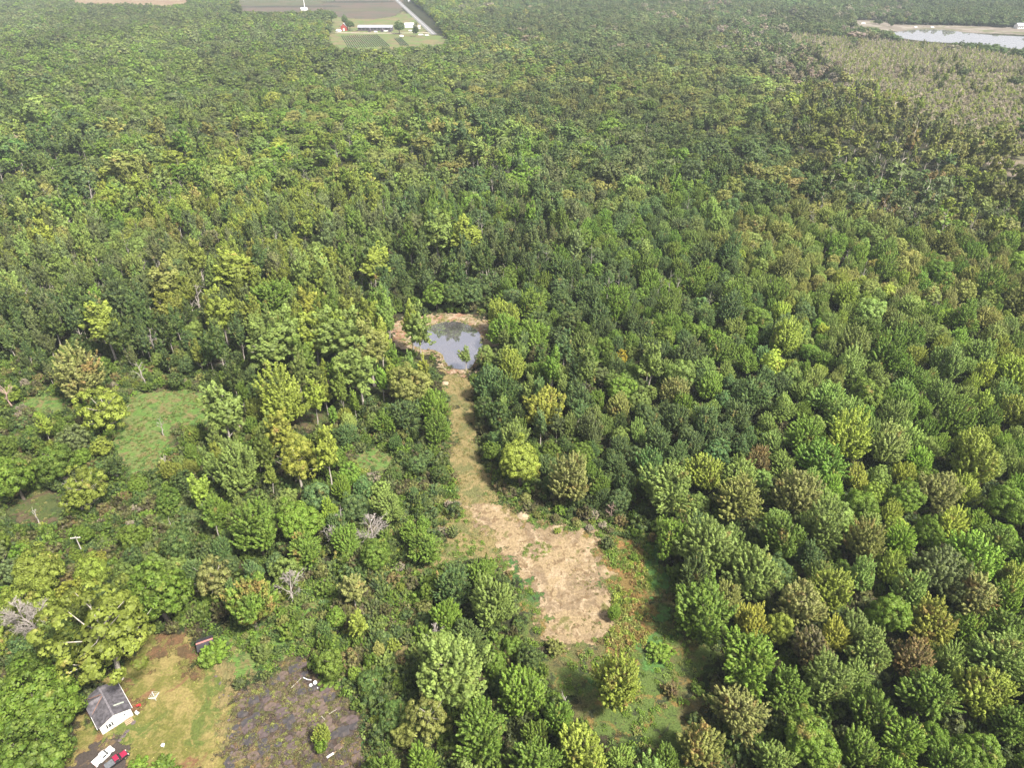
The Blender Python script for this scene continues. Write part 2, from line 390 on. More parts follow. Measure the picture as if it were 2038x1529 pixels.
def big_plane(name, S, mat, z, label):
    me = mesh_np(name, [(-S, -S, z), (S, -S, z), (S, S, z), (-S, S, z)], [np.array([[0, 1, 2, 3]])], [mat])
    o = link(name, me); tag(o, label=label, kind='structure'); return o
big_plane('ground', 6000, M_floor, 0.0, 'dark forest floor under the trees')

for i, s in enumerate(SCRUB):
    sheet('rough_grass', s, 0.02 + 0.006 * i, M_scrub, 1.5, 8, 'rough grass and weeds between the shrubs')
sheet('clearing_grass', POLY['clear'], 0.05, M_clear, 1.0, 9, 'patchy green and rust coloured grass of the clearing')
sheet('weedy_grass', POLY['weedy'], 0.056, M_meadow, 1.0, 5, 'weedy grass between the lawn and the scrub')
sheet('trail', POLY['trail'], 0.062, M_path, 0.8, 3, 'faint straw coloured trail through the scrub')
sheet('meadow', POLY['meadow'], 0.07, M_meadow, 0.8, 6, 'bright green hooked meadow in the left scrub')
sheet('meadow', POLY['glade'], 0.07, M_meadow, 0.8, 3, 'small bright green glade left of the mown path')
sheet('meadow', POLY['glade_two'], 0.07, M_bowl, 0.8, 3, 'small dull green glade below the cottonwood grove')
sheet('meadow', POLY['strip'], 0.07, M_meadow, 0.8, 3, 'thin green strip of grass at the left edge')
sheet('meadow', POLY['bowl'], 0.07, M_bowl, 0.8, 3, 'brownish grass hollow at the left edge')
M_rustg = ground_mat('rust_grass', (0.19, 0.135, 0.05), [((0.10, 0.12, 0.035), 0.25, 0.5, 0.62), ((0.26, 0.15, 0.06), 0.2, 0.54, 0.68)], (2.2, 0.4), 0.8, fade=(0.2, 3.0, 1.0))
M_greeng = ground_mat('lush_grass', (0.085, 0.185, 0.045), [((0.09, 0.14, 0.045), 0.2, 0.5, 0.64)], (1.8, 0.3), 0.6, fade=(0.15, 3.5, 1.2))
sheet('rust_grass', POLY['rustband'], 0.064, M_rustg, 0.8, 4, 'rust and olive grass right of the bare soil')
sheet('green_strip', POLY['greenband'], 0.068, M_greeng, 0.8, 4, 'bright green strip of grass along the forest edge')
sheet('straw_grass', POLY['straw'], 0.072, M_path, 0.8, 6, 'tan and green grass left of the bare soil')
sheet('mown_path', POLY['path'], 0.08, M_path, 0.8, 6, 'straw coloured mown path running up to the pond')
sheet('bare_ground', POLY['dirt'], 0.09, M_dirt, 0.6, 6, 'pale bare soil in the middle of the clearing', zfun=lambda s, X, Y: np.where(s > 0, 0.12 * np.abs(np.sin(X * 1.3 + np.sin(Y * .9)) * np.sin(Y * 1.7)) * np.clip(s / 3, 0, 1), 0))
sheet('lawn', POLY['lawn'], 0.10, M_lawn, 0.8, 3, 'yellowed lawn beside the white house')
sheet('soil', POLY['slab'], 0.11, M_soil, 0.8, 3, 'dark soil and weeds under the broken slabs')
M_litter = ground_mat('leaf_litter', (0.16, 0.095, 0.05), [((0.11, 0.075, 0.04), 0.4, .46, .6), ((0.17, 0.15, 0.05), 0.3, .52, .66)], (3, .35), .5, fade=(0.3, 3.5, 1.5))
sheet('leaf_litter', [(310,1275),(345,1262),(385,1288),(400,1322),(385,1345),(370,1310),(335,1300),(300,1325)], 0.115, M_litter, 0.6, 3, 'rusty leaf litter at the top of the lawn')
sheet('leaf_litter', [(222,1345),(240,1350),(262,1385),(280,1410),(270,1416),(245,1400),(225,1370)], 0.118, M_litter, 0.6, 2, 'rusty leaf litter along the wall of the house')
sheet('leaf_litter', [(450,1320),(456,1350),(458,1400),(464,1450),(472,1540),(450,1540),(444,1450),(438,1380),(436,1330)], 0.121, M_path, 0.6, 2, 'strip of straw between lawn and slabs')
sheet('driveway', POLY['drive'], 0.125, M_drive, 0.5, 2, 'dark worn driveway where the pickups stand')
sheet('farm_grass', POLY['farm'], 0.05, M_farm, 8, 16, 'pale green grass round the far farm buildings')
sheet('field', POLY['field_top'], 0.05, M_fieldb, 10, 16, 'dark ploughed field beyond the farm')
sheet('field', POLY['field_right'], 0.056, M_fieldb, 10, 16, 'pinkish brown field beside the far road')
sheet('field', POLY['field_tan'], 0.05, M_fieldt, 10, 16, 'tan stubble field at the top left')
M_fieldg = ground_mat('green_strip_field', (0.095, 0.105, 0.06), [((0.12, 0.11, 0.07), 0.02, 0.44, 0.6)], (0.25, 0.25), 0.3, fade=(0.05, 3, 3), streak=(0.1, 2.0, 1, 0.0))
M_fieldd = ground_mat('dark_crop_field', (0.05, 0.055, 0.045), [((0.07, 0.065, 0.05), 0.02, 0.44, 0.6)], (0.25, 0.25), 0.3, fade=(0.05, 3, 3))
sheet('field', [(470,-30),(648,-30),(652,6),(472,8)], 0.07, M_fieldg, 8, 12, 'grey green strip of the far field behind the mast')
sheet('field', [(474,11.5),(655,10.5),(656,13),(474,14)], 0.08, M_fieldd, 5, 8, 'thin dark strip across the far field')
sheet('field', [(655,2),(768,1),(771,4),(655,5)], 0.08, M_fieldd, 5, 8, 'thin dark strip at the top of the pinkish field')
sheet('field', [(655,17),(788,16),(790,20),(655,22)], 0.08, M_fieldg, 6, 8, 'grey green strip along the pinkish field')
sheet('marsh', [(1540,66),(1700,80),(1880,92),(2080,130),(2080,380),(1960,320),(1830,245),(1680,165)], 0.03, M_marsh, 6, 40, 'pinkish brown marsh below the lake')

# pond and lake
def water_mat(name, col, mirror):
    m, n, l = new_mat(name)
    tc = n.new('ShaderNodeTexCoord').outputs['Object']
    t = noise_node(n, l, 0.8, 3, 0.5, tc)
    b = n.new('ShaderNodeBump'); b.inputs['Strength'].default_value = 0.02; b.inputs['Distance'].default_value = 0.1
    l.new(t.outputs[0], b.inputs['Height'])
    d = n.new('ShaderNodeBsdfDiffuse'); d.inputs['Color'].default_value = (*col, 1)
    g = n.new('ShaderNodeBsdfGlossy'); g.inputs['Roughness'].default_value = 0.03; g.inputs['Color'].default_value = (0.95, 0.95, 1, 1)
    l.new(b.outputs[0], g.inputs['Normal'])
    mx = n.new('ShaderNodeMixShader'); t3 = noise_node(n, l, 0.12, 5, 0.6, tc); l.new(maprange(n, l, t3.outputs[0], 0.35, 0.65, mirror - 0.10, mirror + 0.06), mx.inputs[0])
    l.new(d.outputs[0], mx.inputs[1]); l.new(g.outputs[0], mx.inputs[2])
    o = n.new('ShaderNodeOutputMaterial'); l.new(mx.outputs[0], o.inputs[0]); return m
M_water = water_mat('pond_water', (0.22, 0.21, 0.22), 0.78)
M_lake = water_mat('lake_water', (0.30, 0.30, 0.30), 0.8)
def flat_poly(name, poly, z, mat, label):
    w = [tuple(ground(np.float64(a), np.float64(b))) for a, b in smooth(poly, 6)]
    me = mesh_np(name, [(a, b, z) for a, b in w], [np.arange(len(w))[None, ::-1]], [mat])
    o = link(name, me); tag(o, label=label, kind='structure'); return o
flat_poly('pond_water', POLY['pond'], 0.10, M_water, 'still grey pond in the middle of the wood')
flat_poly('lake_water', POLY['lake'], 0.10, M_lake, 'bright white lake at the top right')
# sand berm round the pond (a ring: high outside the water line)
pw = [tuple(ground(np.float64(a), np.float64(b))) for a, b in smooth(POLY['pond'])]
ringp = [(780,655),(788,640),(820,634),(850,629),(905,626),(950,632),(972,648),(990,665),(992,690),(965,700),(955,725),(935,745),(905,745),(880,735),(868,710),(830,702),(800,700),(785,680)]
def berm(s, X, Y):
    d = seg_dist(X, Y, pw) * np.where(in_poly(X, Y, pw), -1, 1)
    return np.clip(d, -3, 3) * 0.11 + 0.12 * np.sin(X * 0.7) * np.sin(Y * 0.55) * np.clip(d, 0, 1)
sheet('sand_bank', ringp, 0.09, M_sand, 0.6, 3, 'tan sandy bank with reddish soil round the pond', zfun=berm)
M_shore = ground_mat('pale_shore', (0.20, 0.17, 0.14), [((0.30, 0.27, 0.23), 0.03, 0.5, 0.65), ((0.13, 0.14, 0.07), 0.02, 0.53, 0.66)], (0.3, 0.15), 0.3, fade=(0.05, 8, 4))
sheet('shore', POLY['bank'], 0.06, M_shore, 6, 14, 'pale sandy shore beyond the lake')

# ------------------------------------------------------------------ tree prototypes
def unit(a): return a / np.maximum(np.linalg.norm(a, axis=-1, keepdims=True), 1e-9)

def leaf_quads(P, N, A, size, aspect, r):
    N = unit(N); A = unit(A - N * np.sum(A * N, -1, keepdims=True)); B = np.cross(N, A)
    s = size[:, None]
    a = A * s * aspect; b = B * s * 0.5
    fold = N * s * 0.12
    V = np.stack([P - a * 0.5, P + b + fold, P + a * 0.55, P - b + fold], 1).reshape(-1, 3)
    F = np.arange(len(V)).reshape(-1, 4)
    return V, F

def sphere_dirs(n, r, zmin=-0.6):
    i = np.arange(n) + 0.5
    z = 1 - (1 - zmin) * i / n
    ph = i * 2.399963 + r.uniform(0, 6.28)
    z = np.clip(z + r.normal(0, 0.5 / math.sqrt(n), n), -1, 1)
    ph = ph + r.normal(0, 1.2 / math.sqrt(n), n)
    q = np.sqrt(np.maximum(0, 1 - z * z))
    return np.stack([q * np.cos(ph), q * np.sin(ph), z], -1)

def lumpy(d, r, amp, k=3):
    out = np.ones(len(d))
    for _ in range(k):
        w = r.normal(0, 1.7, 3); out += amp / k * 1.6 * np.sin(d @ w * 1.6 + r.uniform(0, 6.28))
    return out

def domes(d, r, n=9, amt=0.26, w=0.42):
    q = sphere_dirs(n, r, -0.3)
    cs = d @ q.T; j = np.argmax(cs, 1); ang = np.arccos(np.clip(cs[np.arange(len(d)), j], -1, 1))
    return (1 - amt * 0.6) + amt * np.exp(-(ang / w) ** 2), q[j]

def crown_plume(seed, R, Hc, zb, nl, nleaf, lsize, llen=0.42, lw=0.13, up=0.9, zmin=-0.55, amp=0.22, sparse=0.0, nd=9):
    r = np.random.default_rng(seed)
    d = sphere_dirs(nl, r, zmin)
    if sparse > 0: d = d[r.random(nl) > sparse]
    nl = len(d)
    c = np.array([0, 0, zb + Hc * 0.42])
    ext = np.stack([np.full(nl, R), np.full(nl, R), np.where(d[:, 2] > 0, Hc * 0.58, Hc * 0.42)], -1)
    dm, dq = domes(d, r, nd, 0.30)
    k = lumpy(d, r, amp) * r.uniform(0.86, 1.06, nl) * dm
    S = c + d * ext * k[:, None]
    ax = unit((d * 0.6 + dq * 0.0 + (d - dq) * 0.9) * np.array([1, 1, 0.8]) + d * 0.4 + np.array([0, 0, up]) + r.normal(0, 0.12, (nl, 3)))
    L = R * llen * r.uniform(0.75, 1.35, nl)
    base = S - ax * L[:, None]
    t = r.random((nl, nleaf)) ** 0.85
    th = r.uniform(0, 2 * np.pi, (nl, nleaf))
    a = unit(np.cross(ax, np.array([0.3, 0.2, 1.0]))); b = np.cross(ax, a)
    rad = a[:, None] * np.cos(th)[..., None] + b[:, None] * np.sin(th)[..., None]
    w = lw * R * (1.05 - t) ** 0.55 * np.sqrt(r.random((nl, nleaf)) * 0.6 + 0.4) * r.uniform(0.8, 1.25, (nl, 1))
    P = base[:, None] + ax[:, None] * (L[:, None] * t)[..., None] + rad * w[..., None]
    N = rad * 0.75 + ax[:, None] * 0.35 + np.array([0, 0, 0.35]) + r.normal(0, 0.28, P.shape)
    A = ax[:, None] + rad * 0.45 + r.normal(0, 0.2, P.shape)
    sz = lsize * r.uniform(0.7, 1.3, (nl, nleaf))
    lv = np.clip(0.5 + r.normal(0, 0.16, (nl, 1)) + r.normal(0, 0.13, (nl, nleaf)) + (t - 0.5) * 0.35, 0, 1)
    V, F = leaf_quads(P.reshape(-1, 3), N.reshape(-1, 3), A.reshape(-1, 3), sz.ravel(), 1.5, r)
    lvv = np.repeat(lv.ravel(), 4)
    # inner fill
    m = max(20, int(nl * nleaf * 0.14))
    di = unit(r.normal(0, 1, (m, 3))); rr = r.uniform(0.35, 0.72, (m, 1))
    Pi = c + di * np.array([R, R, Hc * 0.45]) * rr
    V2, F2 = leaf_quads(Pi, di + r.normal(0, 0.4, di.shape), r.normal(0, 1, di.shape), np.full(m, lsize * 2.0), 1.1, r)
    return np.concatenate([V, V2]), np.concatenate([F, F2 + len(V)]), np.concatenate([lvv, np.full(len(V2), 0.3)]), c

def crown_round(seed, R, Hc, zb, nl, nleaf, lsize, cr=0.28, zmin=-0.5, amp=0.2, sparse=0.0, shell=0.80, jit=0.3):
    r = np.random.default_rng(seed)
    d = sphere_dirs(nl, r, zmin)
    if sparse > 0: d = d[r.random(nl) > sparse]
    nl = len(d)
    c = np.array([0, 0, zb + Hc * 0.42])
    ext = np.stack([np.full(nl, R), np.full(nl, R), np.where(d[:, 2] > 0, Hc * 0.58, Hc * 0.42)], -1)
    dm, dq = domes(d, r, 8, 0.24)
    k = lumpy(d, r, amp) * shell * r.uniform(0.85, 1.1, nl) * dm
    S = c + d * ext * k[:, None]
    q = unit(r.normal(0, 1, (nl, nleaf, 3)) + d[:, None] * 0.9 + np.array([0, 0, 0.5]))
    rad = cr * R * r.uniform(0.7, 1.3, (nl, 1))
    P = S[:, None] + q * rad[..., None] * r.uniform(0.8, 1.06, (nl, nleaf, 1)) * np.array([1, 1, 0.85])
    N = q + r.normal(0, jit, q.shape)
    A = np.array([0, 0, 1.0]) * 0.6 + r.normal(0, 0.7, q.shape) + q * 0.3
    sz = lsize * r.uniform(0.7, 1.3, (nl, nleaf))
    lv = np.clip(0.5 + r.normal(0, 0.15, (nl, 1)) + r.normal(0, 0.15, (nl, nleaf)), 0, 1)
    V, F = leaf_quads(P.reshape(-1, 3), N.reshape(-1, 3), A.reshape(-1, 3), sz.ravel(), 1.15, r)
    lvv = np.repeat(lv.ravel(), 4)
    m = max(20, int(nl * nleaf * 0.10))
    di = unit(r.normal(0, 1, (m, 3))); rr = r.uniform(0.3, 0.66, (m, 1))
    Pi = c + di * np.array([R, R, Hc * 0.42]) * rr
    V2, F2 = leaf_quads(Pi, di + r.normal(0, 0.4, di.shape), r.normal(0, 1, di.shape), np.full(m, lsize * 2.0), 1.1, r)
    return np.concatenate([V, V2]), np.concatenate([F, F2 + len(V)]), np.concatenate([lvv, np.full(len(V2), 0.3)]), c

def tubes(paths, n=5):
    Vs = []; Fs = []; off = 0
    for pts, rad in paths:
        pts = np.asarray(pts, float); m = len(pts)
        d = unit(np.gradient(pts, axis=0))
        ref = np.where(np.abs(d[:, 2:3]) < 0.9, np.array([[0, 0, 1.0]]), np.array([[1.0, 0, 0]]))
        a = unit(np.cross(d, ref)); b = np.cross(d, a)
        th = np.arange(n) * 2 * np.pi / n
        ring = pts[:, None] + (a[:, None] * np.cos(th)[None, :, None] + b[:, None] * np.sin(th)[None, :, None]) * np.asarray(rad)[:, None, None]
        Vs.append(ring.reshape(-1, 3))
        i = np.arange(m - 1)[:, None] * n; k = np.arange(n)[None]; k2 = (k + 1) % n
        Fs.append(np.stack([i + k, i + k2, i + n + k2, i + n + k], -1).reshape(-1, 4) + off); off += m * n
    return np.concatenate(Vs), np.concatenate(Fs)

def trunk_paths(seed, H, R, zb, tr, nb=9, reach=0.7):
    r = np.random.default_rng(seed + 99)
    top = np.array([r.normal(0, 0.4), r.normal(0, 0.4), H * 0.8])
    ts = np.linspace(0, 1, 6)
    tk = np.outer(ts, top) + np.concatenate([[[0, 0, 0]], r.normal(0, 0.12, (5, 3)) * [1, 1, 0]])
    paths = [(tk, tr * (1.25 - 1.1 * ts) * np.where(ts == 0, 1.25, 1))]
    for i in range(nb):
        t = r.uniform(0.28, 0.85); p = np.array([np.interp(t, ts, tk[:, k]) for k in range(3)])
        an = i * 2.4 + r.normal(0, 0.3); L = R * reach * r.uniform(0.8, 1.2) * (1.15 - 0.6 * t)
        e = p + np.array([math.cos(an) * L, math.sin(an) * L, L * r.uniform(0.5, 1.1)])
        mid = (p + e) / 2 + r.normal(0, 0.15 * L / 2, 3)
        paths.append(([p, mid, e], [tr * 0.45 * (1.1 - t * .5), tr * 0.26, tr * 0.07]))
    return paths

PROTO_COL = bpy.data.collections.new('tree_library')      # not linked to the scene
protos = []   # dict(name, H, R, crown mesh, trunk mesh, index)
def add_proto(key, crown, H, R, tp, bark, nt=5):
    V, F, lv, c = crown
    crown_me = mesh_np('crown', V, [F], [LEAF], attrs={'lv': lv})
    TV, TF = tubes(tp, nt)
    trunk_me = mesh_np('trunk', TV, [TF], [bark])
    JV = np.concatenate([V, TV]); JF = [np.concatenate([F, TF + len(V)])]
    mi = np.concatenate([np.zeros(len(F), int), np.ones(len(TF), int)])
    jm = mesh_np('tree_shape', JV, JF, [LEAF, bark], mi, attrs={'lv': np.concatenate([lv, np.zeros(len(TV))])})
    i = len(protos)
    o = bpy.data.objects.new('p%03d' % i, jm); PROTO_COL.objects.link(o)
    protos.append(dict(key=key, H=H, R=R, crown=crown_me, trunk=trunk_me, i=i))

for s in range(8):   # plume-crowned maples
    add_proto('P', crown_plume(10 + s, 5.6, 13.5, 2.2, 230, 44, 0.31, llen=0.46 - 0.05 * (s % 3), lw=0.075 + 0.012 * (s % 3), up=[0.7, 1.3, 1.0, 1.7][s % 4], nd=[7, 12, 9, 5][s % 4]), 16, 5.6, trunk_paths(s, 16, 5.6, 3, 0.32), BARK)
for s in range(6):   # round clumpy crowns
    add_proto('R', crown_round(40 + s, 5.6, 11.5, 2.4, 90 + 14 * s, 104 - 8 * s, 0.31, cr=0.20 - 0.013 * s), 14.5, 5.6, trunk_paths(s + 20, 14.5, 5.6, 3, 0.34), BARK)
for s in range(4):   # tall cottonwoods: narrow, open, pale trunks
    add_proto('T', crown_plume(70 + s, 3.7, 12.5, 6.2, 96, 60, 0.36, llen=0.5, lw=0.2, up=0.6, zmin=-0.85, amp=0.34, sparse=0.12), 19, 3.7, trunk_paths(s + 40, 19, 3.7, 6, 0.24, 10, 0.8), BARKP)
for s in range(2):   # open yellow crowns with visible limbs
    add_proto('O', crown_round(90 + s, 5.6, 11, 3.6, 90, 84, 0.34, cr=0.17, amp=0.35, sparse=0.22, shell=0.88), 15, 5.6, trunk_paths(s + 60, 15, 5.6, 4, 0.30, 16, 0.95), BARKP)
for s in range(4):   # mid distance
    add_proto('M', (crown_plume if s % 2 else crown_round)(110 + s, 5.5, 12, 2.5, *( (70, 24, 0.72) if s % 2 else (44, 44, 0.66))), 15.5, 5.5, trunk_paths(s + 80, 15.5, 5.5, 3, 0.3, 5), BARK, 4)
for s in range(2):
    add_proto('N', crown_plume(130 + s, 3.4, 11.5, 5.5, 44, 18, 0.85, llen=0.5, lw=0.2, up=0.6, zmin=-0.8, amp=0.3, sparse=0.1), 18, 3.4, trunk_paths(s + 90, 18, 3.4, 5, 0.25, 5), BARKP, 4)
for s in range(4):   # far
    add_proto('F', crown_round(150 + s, 5.5, 11, 2.5, 26, 34, 0.95, cr=0.30, jit=0.22, amp=0.12), 15.5, 5.5, trunk_paths(s + 100, 15.5, 5.5, 3, 0.35, 2), BARK, 3)
for s in range(3):   # marsh snags: thin pale bare stems with wisps
    add_proto('S', crown_plume(170 + s, 1.7, 6.5, 1.0, 22, 9, 0.6, llen=0.7, lw=0.22, up=1.4, amp=0.4), 9, 1.7, trunk_paths(s + 120, 10.5, 1.5, 2, 0.22, 5, 1.0), BARKP, 3)
for s in range(3):   # bare pale stems
    V_, F_, lv_, c_ = crown_plume(180 + s, 1.2, 4, 8.0, 5, 4, 0.3)
    add_proto('K', (V_, F_, lv_, c_), 13, 1.5, trunk_paths(s + 180, 16, 2.6, 2, 0.20, 9, 1.0), DEADW, 4)
for s in range(5):   # shrubs
    add_proto('B', (crown_round if s % 2 else crown_plume)(190 + s, 1.8, 2.7, 0.1, *((18, 42, 0.27) if s % 2 else (46, 20, 0.27)), zmin=-0.15), 2.8, 1.8, trunk_paths(s + 140, 2.2, 1.6, 0.2, 0.06, 5, 0.6), BARK, 4)
byk = {}
for p in protos: byk.setdefault(p['key'], []).append(p)

# weed and grass clumps for ground cover
WEED_COL = bpy.data.collections.new('weed_library')
def add_weed(i, n, R, h, leafs, up):
    r = np.random.default_rng(300 + i)
    P = np.stack([r.normal(0, R * 0.5, n), r.normal(0, R * 0.5, n), r.uniform(0.1, 1, n) * h], -1)
    P[:, 2] *= np.exp(-(P[:, 0] ** 2 + P[:, 1] ** 2) / (R * R)) + 0.15
    A = np.stack([r.normal(0, 0.4, n), r.normal(0, 0.4, n), np.full(n, up)], -1)
    N = r.normal(0, 0.6, (n, 3)) + np.array([0, 0, 0.7])
    V, F = leaf_quads(P, N, A, leafs * r.uniform(0.6, 1.3, n), 1.6, r)
    lv = np.repeat(np.clip(0.5 + r.normal(0, 0.2, n), 0, 1), 4)
    o = bpy.data.objects.new('w%03d' % i, mesh_np('weed_shape', V, [F], [LEAF], attrs={'lv': lv})); WEED_COL.objects.link(o)
for i in range(3): add_weed(i, 46, 0.9, 0.9, 0.26, 0.6)
for i in range(3, 6): add_weed(i, 60, 0.7, 0.5, 0.20, 1.6)
for i in range(6, 8): add_weed(i, 26, 0.35, 0.22, 0.13, 0.3)

def scatter(name, coll, x, y, z, rot, scl, idx, tint, accent, label, cat=None):
    n = len(x)
    me = bpy.data.meshes.new(name)
    me.vertices.add(n); me.vertices.foreach_set('co', np.stack([x, y, z], -1).astype(np.float32).ravel())
    def A(nm, ty, data, key):
        a = me.attributes.new(nm, ty, 'POINT'); a.data.foreach_set(key, np.asarray(data).ravel())
    A('rot', 'FLOAT_VECTOR', rot.astype(np.float32), 'vector'); A('scl', 'FLOAT_VECTOR', scl.astype(np.float32), 'vector')
    A('idx', 'INT', idx.astype(np.int32), 'value'); A('accent', 'FLOAT', accent.astype(np.float32), 'value')
    A('tint', 'FLOAT_COLOR', np.concatenate([tint, np.ones((n, 1))], -1).astype(np.float32), 'color')
    o = link(name, me); tag(o, label=label, kind='stuff', cat=cat)
    ng = bpy.data.node_groups.new('scatter', 'GeometryNodeTree')
    ng.interface.new_socket('Geometry', in_out='INPUT', socket_type='NodeSocketGeometry')
    ng.interface.new_socket('Geometry', in_out='OUTPUT', socket_type='NodeSocketGeometry')
    N = ng.nodes; L = ng.links
    gi = N.new('NodeGroupInput'); go = N.new('NodeGroupOutput')
    ci = N.new('GeometryNodeCollectionInfo'); ci.inputs[0].default_value = coll
    ci.inputs['Separate Children'].default_value = True; ci.inputs['Reset Children'].default_value = True
    ip = N.new('GeometryNodeInstanceOnPoints'); ip.inputs['Pick Instance'].default_value = True
    def NA(nm, ty):
        k = N.new('GeometryNodeInputNamedAttribute'); k.data_type = ty; k.inputs['Name'].default_value = nm
        return [s for s in k.outputs if s.enabled and s.name == 'Attribute'][0]
    e = N.new('FunctionNodeEulerToRotation')
    L.new(NA('rot', 'FLOAT_VECTOR'), e.inputs[0])
    L.new(gi.outputs[0], ip.inputs['Points']); L.new(ci.outputs[0], ip.inputs['Instance'])
    L.new(NA('idx', 'INT'), ip.inputs['Instance Index']); L.new(e.outputs[0], ip.inputs['Rotation'])
    L.new(NA('scl', 'FLOAT_VECTOR'), ip.inputs['Scale']); L.new(ip.outputs[0], go.inputs[0])
    md = o.modifiers.new('scatter', 'NODES'); md.node_group = ng
    return o

# ------------------------------------------------------------------ colours
C = dict(g=(0.088, 0.156, 0.018), d=(0.044, 0.084, 0.022), s=(0.138, 0.195, 0.046), y=(0.185, 0.228, 0.032), l=(0.108, 0.190, 0.018),
         o=(0.175, 0.185, 0.050), t=(0.180, 0.185, 0.062), r=(0.170, 0.115, 0.055), b=(0.095, 0.078, 0.045), Y=(0.225, 0.235, 0.035), G=(0.40, 0.31, 0.03), a=(0.100, 0.128, 0.052),
         u=(0.056, 0.102, 0.036), p=(0.26, 0.21, 0.185), w=(0.25, 0.24, 0.21))
CNAME = dict(g='mid green', d='dark green', s='sage green', y='yellow green', l='bright green', o='olive', t='tan tinged', r='reddish', b='brown', Y='lime yellow', G='golden yellow', a='greyish green', u='blue green', p='pinkish grey', w='silver grey')

# zones: photo px of canopy, colour letters (repeats are weights), type letters, mean crown radius, accent
ZONES = [
 (620,640,'ssygs','TTTT',4.8,0.0), (700,700,'sysg','TTTT',4.6,0.0), (480,880,'sgysg','TPTP',4.2,0.0), (620,980,'glsug','PRP',4.2,0.05), (560,900,'sgyl','TPR',4.0,0.0),
 (1800,1250,'ggglsslyy','PPPPPPR',5.8,0.35), (1500,1400,'gsygo','PPPPR',5.8,0.35), (2000,1450,'gglyo','PPR',5.6,0.3), (1950,1050,'gllys','PPPR',5.4,0.2),
 (1500,1000,'gssuo','PPPPR',5.6,0.2), (1700,850,'gssyy','PPPPR',5.2,0.1), (1350,800,'gsuul','PPPR',5.0,0.05), (1950,800,'gsyy','PPPP',5.2,0.1),
 (1150,750,'gsudo','PPRT',4.6,0.1), (1150,600,'gguds','PPR',5.0,0.05), (1400,620,'gguso','PPR',5.0,0.1), (1750,650,'gsyo','PPPR',5.0,0.15),
 (1900,520,'gogtogs','PPR',4.8,0.5), (1650,470,'gsooy','PPR',4.8,0.25), (1300,450,'gguss','PPR',4.8,0.1), (950,450,'guads','RTRP',4.8,0.1),
 (650,480,'gasyu','TTRR',4.4,0.05), (300,520,'gdsaoy','RRRT',4.6,0.15), (60,560,'gdsay','RTT',4.6,0.1), (500,560,'gsyad','TTR',4.8,0.05), (150,650,'gauds','RTT',4.2,0.05),
 (850,560,'gduao','RRT',4.8,0.1), (300,380,'oysgyo','RRTP',4.3,0.25), (600,330,'oysgu','RRTP',4.3,0.15), (80,350,'gudso','RRT',4.4,0.1), (900,330,'gusoa','RRT',4.6,0.1),
 (1200,330,'guado','RPR',4.6,0.1), (1500,330,'gudos','RPR',4.8,0.15), (1800,370,'oguar','RRS',4.4,0.2), (1950,400,'ogaty','RRN',4.0,0.3),
 (300,180,'uagsd','RRR',4.6,0.1), (700,180,'uagso','RRR',4.6,0.1), (1100,180,'uaogd','RRR',4.6,0.1), (1450,180,'uasoa','RRR',4.6,0.15), (300,90,'uagsa','RRR',5,0.1),
 (700,110,'uagys','RRR',5,0.1), (1200,60,'auaup','RRR',5,0.1), (1600,30,'auaup','RRR',5,0.1), (1950,25,'uuuda','RRR',5,0.05), (200,20,'uaagd','RRR',5,0.1), (1600,60,'auup','RRR',4.6,0.1),
 (1650,120,'apat','RN',4.0,0.2), (1750,200,'tayot','NNS',3.2,0.3), (1850,280,'yotay','NNS',3.4,0.3), (1980,330,'yyotg','NNR',3.4,0.25), (1700,260,'otyag','RNN',3.8,0.25),
 (200,900,'gdlys','RRT',3.8,0.1), (60,930,'ggld','RR',4.6,0.05), (60,1130,'glyad','RRO',4.6,0.1), (250,1180,'gudsa','RR',4.2,0.1), (520,1130,'guds','RP',4.4,0.1), (150,1400,'ggl','RR',5,0.0),
 (780,850,'guds','RP',3.6,0.05), (780,1090,'gusd','RP',3.8,0.05), (900,1250,'gdsu','PPR',4.4,0.05), (1000,1400,'gsls','PP',4.8,0.1), (760,1330,'gdou','RR',3.6,0.1), (1200,980,'gudb','RP',3.4,0.1), (450,700,'gsudy','TRR',4.2,0.05),
]
ZU = np.array([z[0] for z in ZONES], float); ZV = np.array([z[1] for z in ZONES], float)
def zone_of(u, v, r):
    w = 1.0 / (ZV + 170.0)
    du = (u[:, None] - ZU) * 1.0; dv = (v[:, None] - ZV) * 1.9
    D = np.hypot(du, dv) * 2 / (v[:, None] + 170 + ZV + 170)
    return np.argmin(D * np.exp(r.normal(0, 0.22, D.shape)), 1)

LODS = {'P': 'M', 'R': 'M', 'O': 'M', 'T': 'N', 'N': 'N', 'S': 'S', 'M': 'M'}
def vnoise(x, y, sx, sy, seed):
    r = np.random.default_rng(seed); T = r.random((128, 128))
    a = x / sx + 500.0; b = y / sy + 500.0; i = np.floor(a).astype(int); j = np.floor(b).astype(int); fa = a - i; fb = b - j
    fa = fa * fa * (3 - 2 * fa); fb = fb * fb * (3 - 2 * fb)
    t = lambda p, q: T[p % 128, q % 128]
    return (t(i, j) * (1 - fa) + t(i + 1, j) * fa) * (1 - fb) + (t(i, j + 1) * (1 - fa) + t(i + 1, j + 1) * fa) * fb

